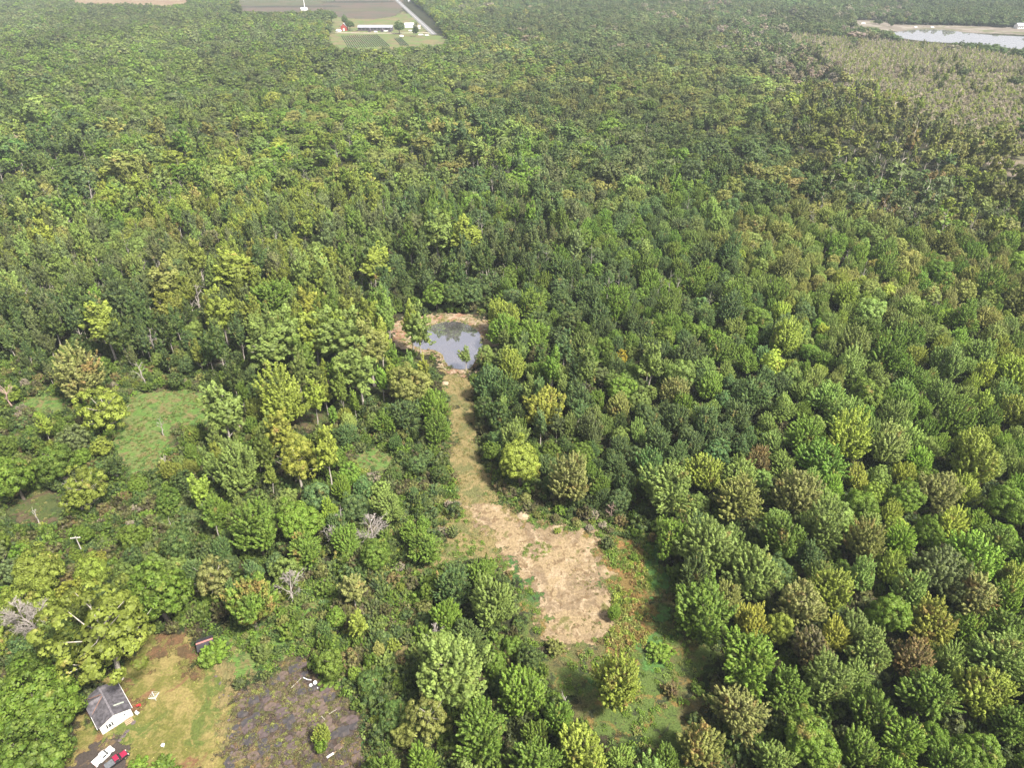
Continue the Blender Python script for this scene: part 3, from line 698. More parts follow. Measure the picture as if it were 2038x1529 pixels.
def make_tree_attrs(x, y, r):
    """choose zone properties for canopy points"""
    u, v, d = project(x, y, np.full(len(x), 10.0))
    zi = zone_of(u, v, r)
    n = len(x); tint = np.zeros((n, 3)); typ = []; R = np.zeros(n); acc = np.zeros(n); cl = []
    # patches: neighbours share colour through a smooth field
    f = np.sin(x * 0.021 + 1.3 * np.sin(y * 0.017)) + np.sin(y * 0.033 + 1.1 * np.sin(x * 0.027)) + r.normal(0, 1.0, n)
    f = vnoise(x, y, 60, 110, 3) * 0.7 + vnoise(x, y, 22, 30, 4) * 0.5 - 0.1
    f = np.clip((f - 0.5) * 1.5 + 0.5, 0, 0.999)
    rnd = r.random((n, 4))
    for i in range(n):
        z = ZONES[zi[i]]
        c = z[2][min(len(z[2]) - 1, int((0.5 * f[i] + 0.5 * rnd[i, 0]) * len(z[2])))]
        cl.append(c); tint[i] = C[c]
        typ.append(z[3][int(rnd[i, 1] * len(z[3]))])
        R[i] = z[4] * (0.58 + 0.80 * rnd[i, 2] ** 1.3); acc[i] = z[5] * (rnd[i, 3] ** 2) * 1.4
    tint *= np.exp((vnoise(x, y, 45, 80, 8) - 0.5) * 0.6 + (vnoise(x, y, 140, 260, 9) - 0.5) * 0.7)[:, None]
    tint *= (1 - 0.25 * np.clip((y - 350) / 600, 0, 1))[:, None]
    tint *= np.exp(r.normal(0, 0.19, (n, 1))) * np.exp(r.normal(0, 0.06, (n, 3)))
    return tint, typ, R, acc, cl, u, v, d

# ------------------------------------------------------------------ individual trees
tree_lib = {}
def place_tree(name, x, y, h, R, key, tint, acc, label, r, group=None, cat='tree', cap=None):
    ps = byk[key]; p = ps[int(r.integers(len(ps)))]
    if p['i'] not in tree_lib:
        root = bpy.data.objects.new(name, None); cr = bpy.data.objects.new('crown', p['crown']); tk = bpy.data.objects.new('trunk', p['trunk'])
        tree_lib[p['i']] = (root, tk, cr); parts = (root, tk, cr)
    else:
        a, b, c = tree_lib[p['i']]; parts = (a.copy(), b.copy(), c.copy()); parts[0].name = name
    root, tk, cr = parts
    tk.parent = root; cr.parent = root
    for o in parts: COL.objects.link(o)
    root.location = (x, y, 0); root.rotation_euler = (0, 0, float(r.uniform(0, 6.283)))
    s = R / p['R']; root.scale = (s, s * float(r.uniform(0.85, 1.15)), h / p['H'])
    cr['tint'] = [float(t) for t in tint]; cr['accent'] = float(acc)
    root['label'] = label; root['category'] = cat
    if group: root['group'] = group
    elif 'group' in root: del root['group']
    return root

# hand placed: crown centre px, half width px, type, colour, accent, label, height factor
HAND = [
 (72,1392,84,'R','l',0,'broad mid green tree at the left edge beside the white house, upper of two',1),
 (55,1500,84,'R','g',0,'broad mid green tree in the bottom left corner below its twin',1),
 (195,1262,100,'O','y',.1,'large yellow green tree with pale limbs above the white house',1),
 (308,1172,66,'R','l',.1,'rounded bright green tree behind the large pale limbed tree',1),
 (492,1190,52,'P','g',.75,'tall green tree with orange tipped top beside the weedy grass',1.35),
 (568,1140,32,'R','s',.0,'thin topped green tree with bare pale lower branches',1.2),
 (508,1045,50,'P','g',0,'mid green spiky tree left of the bright rounded one',1.15),
 (598,1030,47,'R','l',0,'vivid green rounded tree among the darker scrub trees',1),
 (590,918,46,'O','Y',0,'lime yellow open tree with forked pale trunk',1),
 (468,920,46,'P','s',0,'pale sage tall tree right of the left scrub',1.4),
 (440,820,40,'T','s',0,'pale sage tree beside the right tip of the hooked meadow',1.1),
 (560,785,50,'P','y',0,'yellow green tree below the cottonwood grove',1.25),
 (556,862,26,'T','Y',0,'narrow yellow tree right below the yellow green one',1.1),
 (532,690,42,'T','s',0,'leftmost tall sage cottonwood of the grove left of the pond',1.2),
 (578,672,40,'T','s',0,'second cottonwood from the left in the grove left of the pond',1.2),
 (622,668,40,'T','y',0,'middle cottonwood of the grove left of the pond',1.2),
 (664,672,40,'T','s',0,'fourth cottonwood from the left in the grove left of the pond',1.2),
 (702,675,40,'T','s',.1,'fifth cottonwood from the left in the grove left of the pond',1.2),
 (735,690,38,'T','o',0,'rightmost cottonwood of the grove, nearest the pond',1.2),
 (715,735,36,'T','s',.1,'drooping sage cottonwood hanging in front of the grove',1.0),
 (812,758,46,'R','o',0,'low rounded olive tree left of the path head',0.8),
 (835,655,22,'T','s',0,'slim pale tree standing on the left shore of the pond',1.5),
 (818,640,20,'T','y',0,'slim yellow green tree behind the left shore tree',1.5),
 (926,708,12,'T','s',0,'small sapling overhanging the pond water',.8),
 (900,580,27,'R','d',0,'dark dense tree directly behind the middle of the pond',1.0),
 (940,578,25,'R','u',0,'dark round tree behind the right part of the pond',1.0),
 (868,584,24,'R','g',0,'mid green tree behind the left part of the pond',1.0),
 (966,705,24,'R','s',0,'small round green tree on the right shore of the pond',1.0),
 (860,805,30,'P','l',0,'bright green tree on the left side of the mown path, upper',1.2),
 (870,850,28,'P','g',0,'green tree on the left side of the mown path, lower',1.1),
 (800,820,34,'P','u',0,'blue green tree in the row left of the mown path',1),
 (770,835,26,'P','g',0,'narrow green tree at the left end of the row beside the path',1),
 (742,835,17,'R','s',0,'small mushroom shaped sage tree in the scrub',1),
 (1035,912,47,'R','y',.05,'large yellow green tree alone right of the mown path',1.15),
 (1138,948,45,'P','t',.3,'sage tree with tan top north of the clearing',1.25),
 (1083,805,37,'P','Y',.2,'olive yellow tree right of the path below the pond',1.2),
 (1018,722,31,'P','y',.1,'yellow olive tall tree right of the pond',1.35),
 (1058,668,36,'P','l',0,'bright green spiky tree up and right of the pond',1),
 (1000,620,34,'P','y',0,'yellow green tree behind the right pond bank',1.1),
 (1070,708,22,'R','b',.0,'dark reddish brown tree right of the pond',1.2),
 (1150,790,28,'P','u',0,'blue green tree right of the olive yellow one',1.1),
 (1232,805,28,'P','o',.2,'olive tree beside a grey crowned neighbour',1.2),
 (1175,850,28,'P','a',0,'grey green feathery tree in the hollow above the tan topped tree',1.3),
 (1236,714,13,'O','G',0,'small golden yellow tree in the wood right of the pond',1),
 (1148,735,17,'R','a',0,'small grey domed tree, left of a pair',1),
 (1195,745,19,'R','a',0,'small grey domed tree, right of a pair',1),
 (1360,800,24,'P','l',0,'bright leafy green tree beside a tan one',1.2),
 (1345,775,30,'P','t',.3,'rust topped sage tree above the bright leafy green one',1),
 (1310,870,30,'P','u',0,'blue green spiky tree above the large pale sage crown',1.1),
 (1332,965,54,'P','s',.15,'very large pale sage tree at the forest edge above the clearing',1.15),
 (1400,935,36,'P','y',.15,'yellow green topped tree beside the very large sage tree',1.1),
 (1230,1352,50,'P','y',.55,'lone yellow green tree standing in the grass below the bare soil',1.55),
 (1402,1208,54,'P','g',0,'lone round green tree at the edge of the clearing',1),
 (1223,1217,15,'P','l',0,'vivid green bush at the right edge of the bare soil',0.8),
 (1340,1068,38,'P','l',0,'bright green tree at the left tip of the forest edge',1.1),
 (1415,1080,54,'P','s',.1,'sage green tree at the forest edge above the lone round tree',1.1),
 (1505,1130,48,'P','s',.1,'sage tree second row in from the clearing',1.1),
 (1510,915,27,'P','r',.8,'reddish topped tree in the middle of the right forest',1),
 (1590,975,46,'P','t',.2,'tan green tree below and right of the reddish topped one',1.1),
 (1470,985,48,'P','o',.1,'olive green tree below the reddish topped one',1.1),
 (1555,1060,42,'P','g',.3,'green tree with an orange spot in the right forest',1.1),
 (1640,1040,46,'P','s',0,'pale spiky sage tree in the right forest',1),
 (1715,1000,34,'R','l',.15,'bright yellow green clumpy tree in the right forest',1),
 (1805,985,34,'R','l',0,'vivid green domed tree in the right forest',1.1),
 (1850,1055,30,'R','l',0,'vivid green column shaped tree near the right edge',1.4),
 (1725,1075,42,'P','o',.5,'olive tree with brown top in the right forest',1.1),
 (1870,970,36,'P','t',.1,'pale tan green tree above the vivid green dome',1.1),
 (2015,1000,44,'R','l',0,'bright green rounded tree at the right edge',1),
 (1945,905,52,'P','y',.1,'broad yellow green tree near the right edge',1.1),
 (1980,1075,40,'P','g',0,'dark green tree below the bright rounded one at the right edge',1),
 (1600,1195,46,'P','t',.45,'pale tan spiky tree behind the brown topped one',1.1),
 (1660,1170,42,'P','y',.2,'yellow green tree between the pale tan one and the orange yellow one',1.2),
 (1775,1215,46,'R','l',.2,'bright green half of a two coloured tree clump',1.15),
 (1855,1235,44,'P','Y',.7,'orange and yellow tree right of the bright green one',1.15),
 (1870,1130,48,'P','a',0,'grey sage tree above the orange and yellow one',1.1),
 (1945,1180,42,'P','t',.65,'rusty brown topped tree at the right of the forest',1.1),
 (2000,1250,40,'P','g',.1,'green tree near the right edge beside the rusty one',1),
 (1492,1310,60,'P','l',.1,'broad yellow green tree at the forest corner below the lone round tree',1.1),
 (1470,1410,48,'P','t',.35,'tan olive tree below the yellow green corner tree',1),
 (1395,1480,42,'P','o',.75,'small tree with orange red top at the bottom of the clearing',1.2),
 (1330,1510,28,'P','g',0,'small green tree at the bottom edge of the clearing',1),
 (1620,1290,44,'P','b',.6,'brownish purple topped tree in the lower right forest',1.1),
 (1568,1370,42,'P','g',0,'dark green tree below the brownish purple one',1.1),
 (1650,1350,46,'P','s',0,'tall sage tree in the lower right forest',1.3),
 (1620,1470,56,'R','l',.5,'green tree with orange and yellow tips at the bottom',1.1),
 (1735,1290,40,'P','s',.1,'sage tree below the bright green clump half',1.1),
 (1820,1310,40,'P','r',.65,'rust speckled tree in the lower right forest',1.05),
 (1850,1375,54,'P','g',.1,'large spiky dark green tree in the lower right forest',1),
 (1740,1410,46,'P','g',.1,'dark spiky tree left of the large dark green one',1.1),
 (1800,1470,50,'P','l',.1,'spiky green tree at the bottom of the right forest',1),
 (1965,1370,50,'P','y',.35,'yellow flecked green tree near the right edge',1.1),
 (1950,1500,46,'R','l',0,'bright green clumpy tree at the bottom right',1),
 (2025,1440,40,'P','g',.1,'dark green tree in the bottom right corner',1),
 (2020,1150,36,'P','y',.2,'yellow green tree at the right edge below the dark one',1),
 (893,1335,70,'P','s',0,'very large sage tree at the bottom below the scrub',1.1),
 (978,1195,50,'P','s',0,'large sage tree left of the bare soil',1.15),
 (885,1222,32,'P','l',0,'green tree left of the large sage one beside the soil',1.2),
 (955,1140,34,'P','g',0,'dark spiky tree where the path meets the bare soil',1),
 (1035,1368,50,'P','l',0,'bright green tree right of the very large sage one',1.1),
 (985,1320,26,'R','g',0,'narrow green tree tucked behind the bright green one',1.2),
 (957,1448,60,'P','g',0,'large spiky green tree at the bottom centre',1.1),
 (853,1430,42,'O','o',.1,'olive yellow tree with a pale trunk at the bottom',1.2),
 (1155,1490,60,'P','y',.2,'large yellow green tree at the bottom edge',1.0),
 (1065,1515,52,'P','g',0,'spiky green tree at the bottom edge left of the yellow one',1.0),
 (838,1515,34,'P','l',0,'vivid green small tree at the bottom edge',1),
 (700,1175,22,'T','t',.1,'pale feathery tree in the scrub, upper of a leaning pair',1),
 (712,1240,20,'T','y',0,'pale feathery tree in the scrub, lower of a leaning pair',1),
 (772,1005,30,'P','s',0,'sage tree beside the bare grey one in the middle scrub',1.1),
 (705,1005,28,'R','u',0,'dark blue green round tree in the middle scrub',1.1),
 (668,910,22,'R','g',0,'small round green tree left of the bright glade',1.1),
 (820,1060,24,'P','l',0,'small green tree at the left edge of the clearing',1.0),
 (845,1085,32,'P','g',0,'green bushy tree at the left edge of the clearing',0.9),
 (605,1090,36,'P','g',.45,'green tree with rusty flecks below the vivid rounded one',1.2),
 (745,1100,34,'R','g',0,'green tree below the bare grey one in the middle scrub',0.9),
 (420,1150,36,'O','t',.2,'pale olive feathery tree left of the orange tipped one',1.1),
 (55,1330,40,'R','g',0,'green tree at the left edge below the bare silver tree',0.9),
 (70,1130,48,'R','y',.1,'yellow green tree at the left edge below the utility pole',0.9),
 (165,1060,20,'R','l',0,'small bright green tree beside the utility pole',1),
 (105,915,40,'R','g',0,'rounded green tree left of the hooked meadow',1),
 (20,940,46,'R','l',0,'bright green rounded tree at the left edge',1.1),
 (150,740,50,'P','t',.55,'broad tan and green tree above the hooked meadow',0.85),
 (205,815,44,'O','y',.1,'yellow green spreading tree left of the hooked meadow',1),
 (165,975,40,'O','y',.1,'yellow olive tree with forked pale trunk in the left scrub',1.1),
 (145,870,30,'R','a',0,'grey olive round tree above the left scrub',1),
 (540,590,46,'P','g',0,'dense dark spiky tree left above the cottonwood grove',1),
 (475,540,42,'T','y',.1,'tall yellow green tree left of the dark spiky one',1.2),
 (330,560,32,'T','o',.2,'tall yellow tan tree in the left forest',1.2),
 (205,645,32,'T','y',0,'yellow green narrow tree at the left above the tan one',1.1),
 (440,625,28,'T','y',0,'small lime tree beside a bare dead one',1),
 (745,530,36,'T','y',0,'yellow green tall tree above the pond to the left',1.2),
 (640,545,28,'T','s',0,'tall sage tree with a long pale trunk, right of a pair',1.4),
 (600,545,24,'T','s',0,'tall sage tree with a long pale trunk, left of a pair',1.4),
 (870,465,36,'T','s',0,'tall pale tree in the wood behind the pond',1.2),
 (925,470,32,'T','y',0,'tall yellow sage tree in the wood behind the pond, right of its twin',1.2),
 (640,1460,18,'P','y',0,'small bright yellow green shrub tree on the broken slabs',0.8),
]
tr = np.random.default_rng(21)
hx, hy, hh, hR = [], [], [], []
HSC = {'P': 2.35, 'R': 2.15, 'T': 4.4, 'O': 2.2}
for (u, v, rp, key, c, acc, lab, hf) in HAND:
    h = 14.0
    for _ in range(6):
        zc = h * 0.62
        p = ground(np.float64(u), np.float64(v), zc); d = p[1] * CP + (CAMH - zc) * SP
        R = rp * d / FPX
        h = min(27, (HSC[key] * R + 2.0) * (0.55 + 0.45 * hf))
    hx.append(p[0]); hy.append(p[1]); hh.append(h); hR.append(R)
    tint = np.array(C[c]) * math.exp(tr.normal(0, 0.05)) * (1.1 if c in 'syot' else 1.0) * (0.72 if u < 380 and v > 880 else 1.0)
    if key == 'P' and c == 'l' and rp < 17: pass
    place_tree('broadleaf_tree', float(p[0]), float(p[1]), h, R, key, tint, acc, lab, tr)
hx, hy, hh, hR = map(np.array, (hx, hy, hh, hR))

# auto forest: dart throwing near, jittered grid beyond
fr = np.random.default_rng(5)
NEAR = 430.0
cx, cy, cr_ = list(hx), list(hy), list(hR)
grid = {}
def gk(x, y): return (int(x // 14), int(y // 14))
for i in range(len(cx)): grid.setdefault(gk(cx[i], cy[i]), []).append(i)
nc = 60000
yy = fr.uniform(48, NEAR, nc); xx = fr.uniform(-1, 1, nc) * (yy * CP + CAMH * SP) * 0.86
tint, typ, RR, acc, cl, uu, vv, dd = make_tree_attrs(xx, yy, fr)
insc = np.zeros(nc, bool)
bu, bv, _ = project(xx, yy, np.zeros(nc))
for s in SCRUB: insc |= in_poly(bu, bv, s)
hsc = np.array([{'P': 2.35, 'R': 2.1, 'T': 4.2, 'O': 2.2, 'N': 4, 'S': 4}[t] for t in typ])
HT = np.minimum(23, RR * hsc * fr.uniform(0.9, 1.15, nc) + 2.5)
RR = np.where(np.array([t == 'T' for t in typ]), RR * 0.74, RR)
RR = np.where(insc, RR * 0.72, RR); HT = np.where(insc, HT * 0.68, HT)
bad = hits(OPEN_TREES, xx, yy, HT, RR) | in_poly(bu, bv, POLY['pondring'])
order = [i for i in range(nc) if not bad[i] and not (insc[i] and fr.random() > 0.035)]
sel = []
for i in order:
    x, y, R = xx[i], yy[i], RR[i]; gx, gy = gk(x, y); ok = True
    for a in (-1, 0, 1):
        for b in (-1, 0, 1):
            for j in grid.get((gx + a, gy + b), ()):
                k = 0.80 if j >= len(hx) else 0.85
                if (cx[j] - x) ** 2 + (cy[j] - y) ** 2 < (k * (cr_[j] + R)) ** 2: ok = False; break
            if not ok: break
        if not ok: break
    if ok:
        grid.setdefault((gx, gy), []).append(len(cx)); cx.append(x); cy.append(y); cr_.append(R); sel.append(i)
sel = np.array(sel)
size_px = RR[sel] * FPX / dd[sel]
vis = (uu[sel] > -size_px * 0.8) & (uu[sel] < 2038 + size_px * 0.8) & (vv[sel] < 1529 + size_px)
rank = np.argsort(-np.where(vis, size_px, -1))
NIND = max(0, 300 - len(HAND))
ind = sel[rank[:NIND]]; rest = sel[rank[NIND:]]

LM = [(u, v, lab) for (u, v, rp, k, c, a, lab, hf) in HAND]
LMS = [('the white house', 215, 1410), ('the black roofed shed', 412, 1275), ('the utility pole', 153, 1080), ('the hooked meadow', 300, 850), ('the pond', 905, 685), ('the bright glade', 742, 918),
       ('the mown path', 920, 850), ('the bare soil', 1130, 1160), ('the cottonwood grove', 640, 690), ('the lone round green tree', 1402, 1208), ('the lone yellow green tree', 1230, 1352),
       ('the reddish topped tree', 1510, 915), ('the very large pale sage tree', 1332, 965), ('the orange and yellow tree', 1855, 1235), ('the rusty brown topped tree', 1945, 1180), ('the purple brown tree', 1620, 1290),
       ('the largest bottom sage tree', 893, 1335), ('the olive yellow tree', 1083, 805), ('the small golden yellow tree', 1236, 714), ('the vivid green domed tree', 1805, 985), ('the broad yellow green tree', 1945, 905),
       ('the lime yellow open tree', 590, 918), ('the vivid green rounded tree', 598, 1030), ('the broad tan and green tree', 150, 740), ('the large pale limbed tree', 195, 1262), ('the orange tipped tree', 492, 1190),
       ('the forest corner tree', 1492, 1310), ('the orange tipped bottom tree', 1620, 1470), ('the right edge rounded tree', 2015, 1000), ('the orange red topped small tree', 1395, 1480), ('the broken slabs', 590, 1430), ('the bottom right clumpy tree', 1950, 1500), ('the large olive tree', 1470, 985), ('the large spiky dark green tree', 1850, 1375)]
used = {}
def rel_label(u, v, look, maxu=999):
    ds = sorted(LMS, key=lambda m: (m[1] - u) ** 2 + (m[2] - v) ** 2)
    for rank_, m in enumerate(ds[:7]):
        du, dv = u - m[1], v - m[2]; dist = math.hypot(du, dv)
        if abs(du) > 2.2 * abs(dv): where = 'right of' if du > 0 else 'left of'
        elif abs(dv) > 2.2 * abs(du): where = 'below' if dv > 0 else 'above'
        else: where = ('below' if dv > 0 else 'above') + (' and right of' if du > 0 else ' and left of')
        far = 'close ' if dist < 75 else ('' if dist < 170 else 'well ')
        lab = f'{look} {far}{where} {m[0]}'
        if len(lab.split()) > 16: lab = lab.replace('close ', '').replace('well ', '')
        if lab not in used and len(lab.split()) <= 16:
            used[lab] = 1; return lab, False
    m = ds[0]
    return lab, True
TN = {'P': 'spiky crowned', 'R': 'round clumpy', 'T': 'tall narrow', 'O': 'open crowned', 'N': 'tall narrow', 'S': 'thin'}
for i in ind:
    sz = 'large ' if RR[i] > 6 else ('small ' if RR[i] < 4.2 else '')
    lab, shared = rel_label(uu[i], vv[i], f'{sz}{CNAME[cl[i]]} {TN[typ[i]]} tree')
    place_tree('broadleaf_tree', float(xx[i]), float(yy[i]), float(HT[i]), float(RR[i]), typ[i] if typ[i] in 'PRTO' else 'T', tint[i], acc[i], lab, fr,
               group='broadleaf trees of the near forest' if shared else None)

def forest_arrays(x, y, h, R, typ, tint, acc, r, lod):
    n = len(x); idx = np.zeros(n, int); scl = np.zeros((n, 3)); rot = np.zeros((n, 3))
    rot[:, 2] = r.uniform(0, 6.283, n); rot[:, 0] = r.normal(0, 0.03, n); rot[:, 1] = r.normal(0, 0.03, n)
    for i in range(n):
        k = typ[i]
        if lod[i] == 1: k = LODS[k]
        elif lod[i] == 2: k = 'S' if k == 'S' else ('N' if k in 'TN' else 'F')
        ps = byk[k]; p = ps[int(r.integers(len(ps)))]
        idx[i] = p['i']; s = R[i] / p['R']; scl[i] = (s, s, h[i] / p['H'])
    return idx, scl, rot

# far forest
g = np.arange(NEAR, 2550, 9.4)
FX, FY = [], []
for yv in g:
    hw = (yv * CP + CAMH * SP) * 0.80
    xs = np.arange(-hw, hw, 9.4); FX.append(xs); FY.append(np.full(len(xs), yv))
FX = np.concatenate(FX); FY = np.concatenate(FY)
FX = FX + fr.normal(0, 2.3, len(FX)) + 3.9 * (np.round(FY / 7.9) % 2); FY = FY + fr.normal(0, 2.3, len(FY))
t2, ty2, R2, a2, c2, u2, v2, d2 = make_tree_attrs(FX, FY, fr)
h2 = np.minimum(22, R2 * np.array([{'P': 2.3, 'R': 2.1, 'T': 3.6, 'O': 2.2, 'N': 3.8, 'S': 4}[t] for t in ty2]) * fr.uniform(0.8, 1.25, len(R2)) + 2.5)
h2 += 2.2 * np.sin(FX * 0.02 + np.sin(FY * 0.013) * 2)
nar = np.array([t in 'TNS' for t in ty2]); R2 = np.where(nar, R2 * 0.85, R2) * np.exp(fr.normal(0.16, 0.26, len(R2)))
h2 *= np.exp(fr.normal(0, 0.12, len(h2)))
bad2 = hits(FAR_OPEN, FX, FY, h2, R2 * 0.6, top=False)
um, vm_, _ = project(FX, FY, np.zeros(len(FX)))
WIDE = [(1540,66),(1700,80),(1880,92),(2080,130),(2080,360),(1960,300),(1830,235),(1680,160)]
inm = in_poly(um, vm_, WIDE)
keep = ~bad2 & ~(inm & (fr.random(len(FX)) < np.where(v2 < 230, 0.95, 0.60))) & ~((nar & (v2 < 400) & (u2 > 1600)) & (fr.random(len(FX)) < 0.35))
FX, FY, R2, h2, a2, d2, u2, v2 = [q[keep] for q in (FX, FY, R2, h2, a2, d2, u2, v2)]; t2 = t2[keep]; ty2 = [t for t, k in zip(ty2, keep) if k]
# low wispy marsh growth
mp = ground(np.array([1560., 2060., 2060., 1560.]), np.array([75., 75., 310., 310.]))
nm = 40000
my = fr.uniform(mp[:, 1].min(), mp[:, 1].max(), nm); mx_ = fr.uniform(mp[0, 0] * 0.3, mp[1, 0], nm)
mu, mv, md = project(mx_, my, np.zeros(nm))
wide = [(1540,70),(1700,86),(1880,98),(2080,135),(2080,420),(1960,360),(1830,270),(1680,170)]
km = in_poly(mu, mv, wide); mx_, my, mv, mu = mx_[km], my[km], mv[km], mu[km]
nm = len(mx_)
mt = 1.25 * np.array([C[c] for c in fr.choice(list('pppptaoyy'), nm)]) * np.exp(fr.normal(0, 0.2, (nm, 1)))
mR = fr.uniform(1.2, 2.4, nm); mh = np.where(mv < 150, fr.uniform(7, 12, nm), fr.uniform(3, 7, nm))
AX = np.concatenate([xx[rest], FX, mx_]); AY = np.concatenate([yy[rest], FY, my])
AH = np.concatenate([HT[rest], h2, mh]); AR = np.concatenate([RR[rest], R2, mR]); AT = np.concatenate([tint[rest], t2, mt])
AA = np.concatenate([acc[rest], a2, np.zeros(nm)]); ATY = [typ[i] for i in rest] + ty2 + ['S'] * nm
AD = np.hypot(AY, AX); LOD = np.where(AD < 430, 0, np.where(AD < 800, 1, 2))
idx, scl, rot = forest_arrays(AX, AY, AH, AR, ATY, AT, AA, fr, LOD)
ns = 520
nu_ = fr.uniform(0, 1, ns); su = np.where(nu_ < .8, fr.uniform(-20, 1000, ns), fr.uniform(1000, 2038, ns)); sv = fr.uniform(270, 640, ns)
sp_ = ground(su, sv); kx, ky = sp_[:, 0], sp_[:, 1]
kk = ~hits(OPEN_TREES + ['pondring'], kx, ky, np.full(ns, 10.0), np.full(ns, 1.0)); kx, ky = kx[kk], ky[kk]; ns = len(kx)
kidx, kscl, krot = forest_arrays(kx, ky, fr.uniform(9, 17, ns), fr.uniform(1, 1.8, ns), ['K'] * ns, None, None, fr, np.zeros(ns, int)); krot[:, :2] *= 3
scatter('bare_stems', PROTO_COL, kx, ky, np.zeros(ns), krot, kscl, kidx, np.tile(np.array(C['a']), (ns, 1)), np.zeros(ns), 'thin pale bare stems standing among the mid distance forest', 'dead trees')
scatter('forest', PROTO_COL, AX, AY, np.zeros(len(AX)), rot, scl, idx, AT, AA, 'dense broadleaf forest stretching to the top of the picture', 'forest')

# understorey: low growth between the near trees
nu = 14000
uy = fr.uniform(48, 420, nu); ux = fr.uniform(-1, 1, nu) * (uy * CP + CAMH * SP) * 0.85
bad3 = hits(OPEN_TREES, ux, uy, np.full(nu, 3.0), np.full(nu, 2.0))
ux, uy = ux[~bad3], uy[~bad3]; nu = len(ux)
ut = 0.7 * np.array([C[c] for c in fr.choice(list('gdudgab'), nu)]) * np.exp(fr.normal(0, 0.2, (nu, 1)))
uh = fr.uniform(1.5, 5.0, nu); uR = fr.uniform(1.3, 2.9, nu)
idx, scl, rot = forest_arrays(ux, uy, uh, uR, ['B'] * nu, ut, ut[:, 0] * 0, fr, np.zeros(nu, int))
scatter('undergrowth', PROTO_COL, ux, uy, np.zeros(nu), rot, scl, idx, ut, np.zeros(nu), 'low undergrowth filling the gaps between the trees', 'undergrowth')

# shrubs in the scrub: dart throwing; the largest 300 as things
sx, sy, sR, sh = [], [], [], []
grid2 = {}
cand = 26000
qy = fr.uniform(48, 330, cand); qx = fr.uniform(-1, 1, cand) * (qy * CP + CAMH * SP) * 0.80
qu, qv, qd = project(qx, qy, np.zeros(cand))
m_ = np.zeros(cand, bool)
for s in SCRUB: m_ |= in_poly(qu, qv, s)
edge_clear = in_poly(qu, qv, POLY['clear']) | in_poly(qu, qv, POLY['weedy'])
m_ |= edge_clear & (fr.random(cand) < 0.012)
qR = fr.uniform(0.9, 2.6, cand) ** 1.0; qh = qR * fr.uniform(1.1, 1.9, cand)
m_ &= ~hits(OPEN_STRICT, qx, qy, qh, qR)
for i in np.nonzero(m_)[0]:
    gx, gy = int(qx[i] // 5), int(qy[i] // 5); ok = True
    for a in (-1, 0, 1):
        for b in (-1, 0, 1):
            for j in grid2.get((gx + a, gy + b), ()):
                if (qx[j] - qx[i]) ** 2 + (qy[j] - qy[i]) ** 2 < (0.72 * (qR[j] + qR[i])) ** 2: ok = False
    if ok: grid2.setdefault((gx, gy), []).append(i); sx.append(i)
sx = np.array(sx)
scol = fr.choice(list('ggdduaobslrpyt'), len(sx))
spx = qR[sx] * FPX / qd[sx]
visb = (qu[sx] > -10) & (qu[sx] < 2048) & (qv[sx] < 1545)
o_ = np.argsort(-np.where(visb, spx, -1))
lib = {}
for n_, q in enumerate(o_[:300]):
    i = sx[q]; c = scol[q]
    lab, shared = rel_label(qu[i], qv[i], f'{"large " if qR[i] > 2.3 else ""}{CNAME[c]} shrub')
    ps = byk['B']; p = ps[int(fr.integers(len(ps)))]
    root = bpy.data.objects.new('shrub', None); cr = bpy.data.objects.new('foliage', p['crown']); tk = bpy.data.objects.new('stem', p['trunk'])
    for o in (root, cr, tk): COL.objects.link(o)
    cr.parent = root; tk.parent = root
    root.location = (float(qx[i]), float(qy[i]), 0.0); root.rotation_euler = (0, 0, float(fr.uniform(0, 6.28)))
    root.scale = (float(qR[i] / p['R']),) * 2 + (float(qh[i] / p['H']),)
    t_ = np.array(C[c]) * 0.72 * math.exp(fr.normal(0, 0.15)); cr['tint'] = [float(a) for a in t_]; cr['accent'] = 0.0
    tag(root, lab, 'shrub', 'shrubs scattered through the scrub' if shared else None)
ii = sx[o_[300:]]; cc = scol[o_[300:]]
if len(ii):
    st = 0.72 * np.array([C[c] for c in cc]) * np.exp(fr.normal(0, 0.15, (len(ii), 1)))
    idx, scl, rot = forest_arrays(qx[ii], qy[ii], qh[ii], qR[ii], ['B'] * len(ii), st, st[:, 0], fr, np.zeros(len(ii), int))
    scatter('scrub', PROTO_COL, qx[ii], qy[ii], np.zeros(len(ii)), rot, scl, idx, st, np.zeros(len(ii)), 'smaller shrubs of the scrub beyond the near ones', 'scrub')

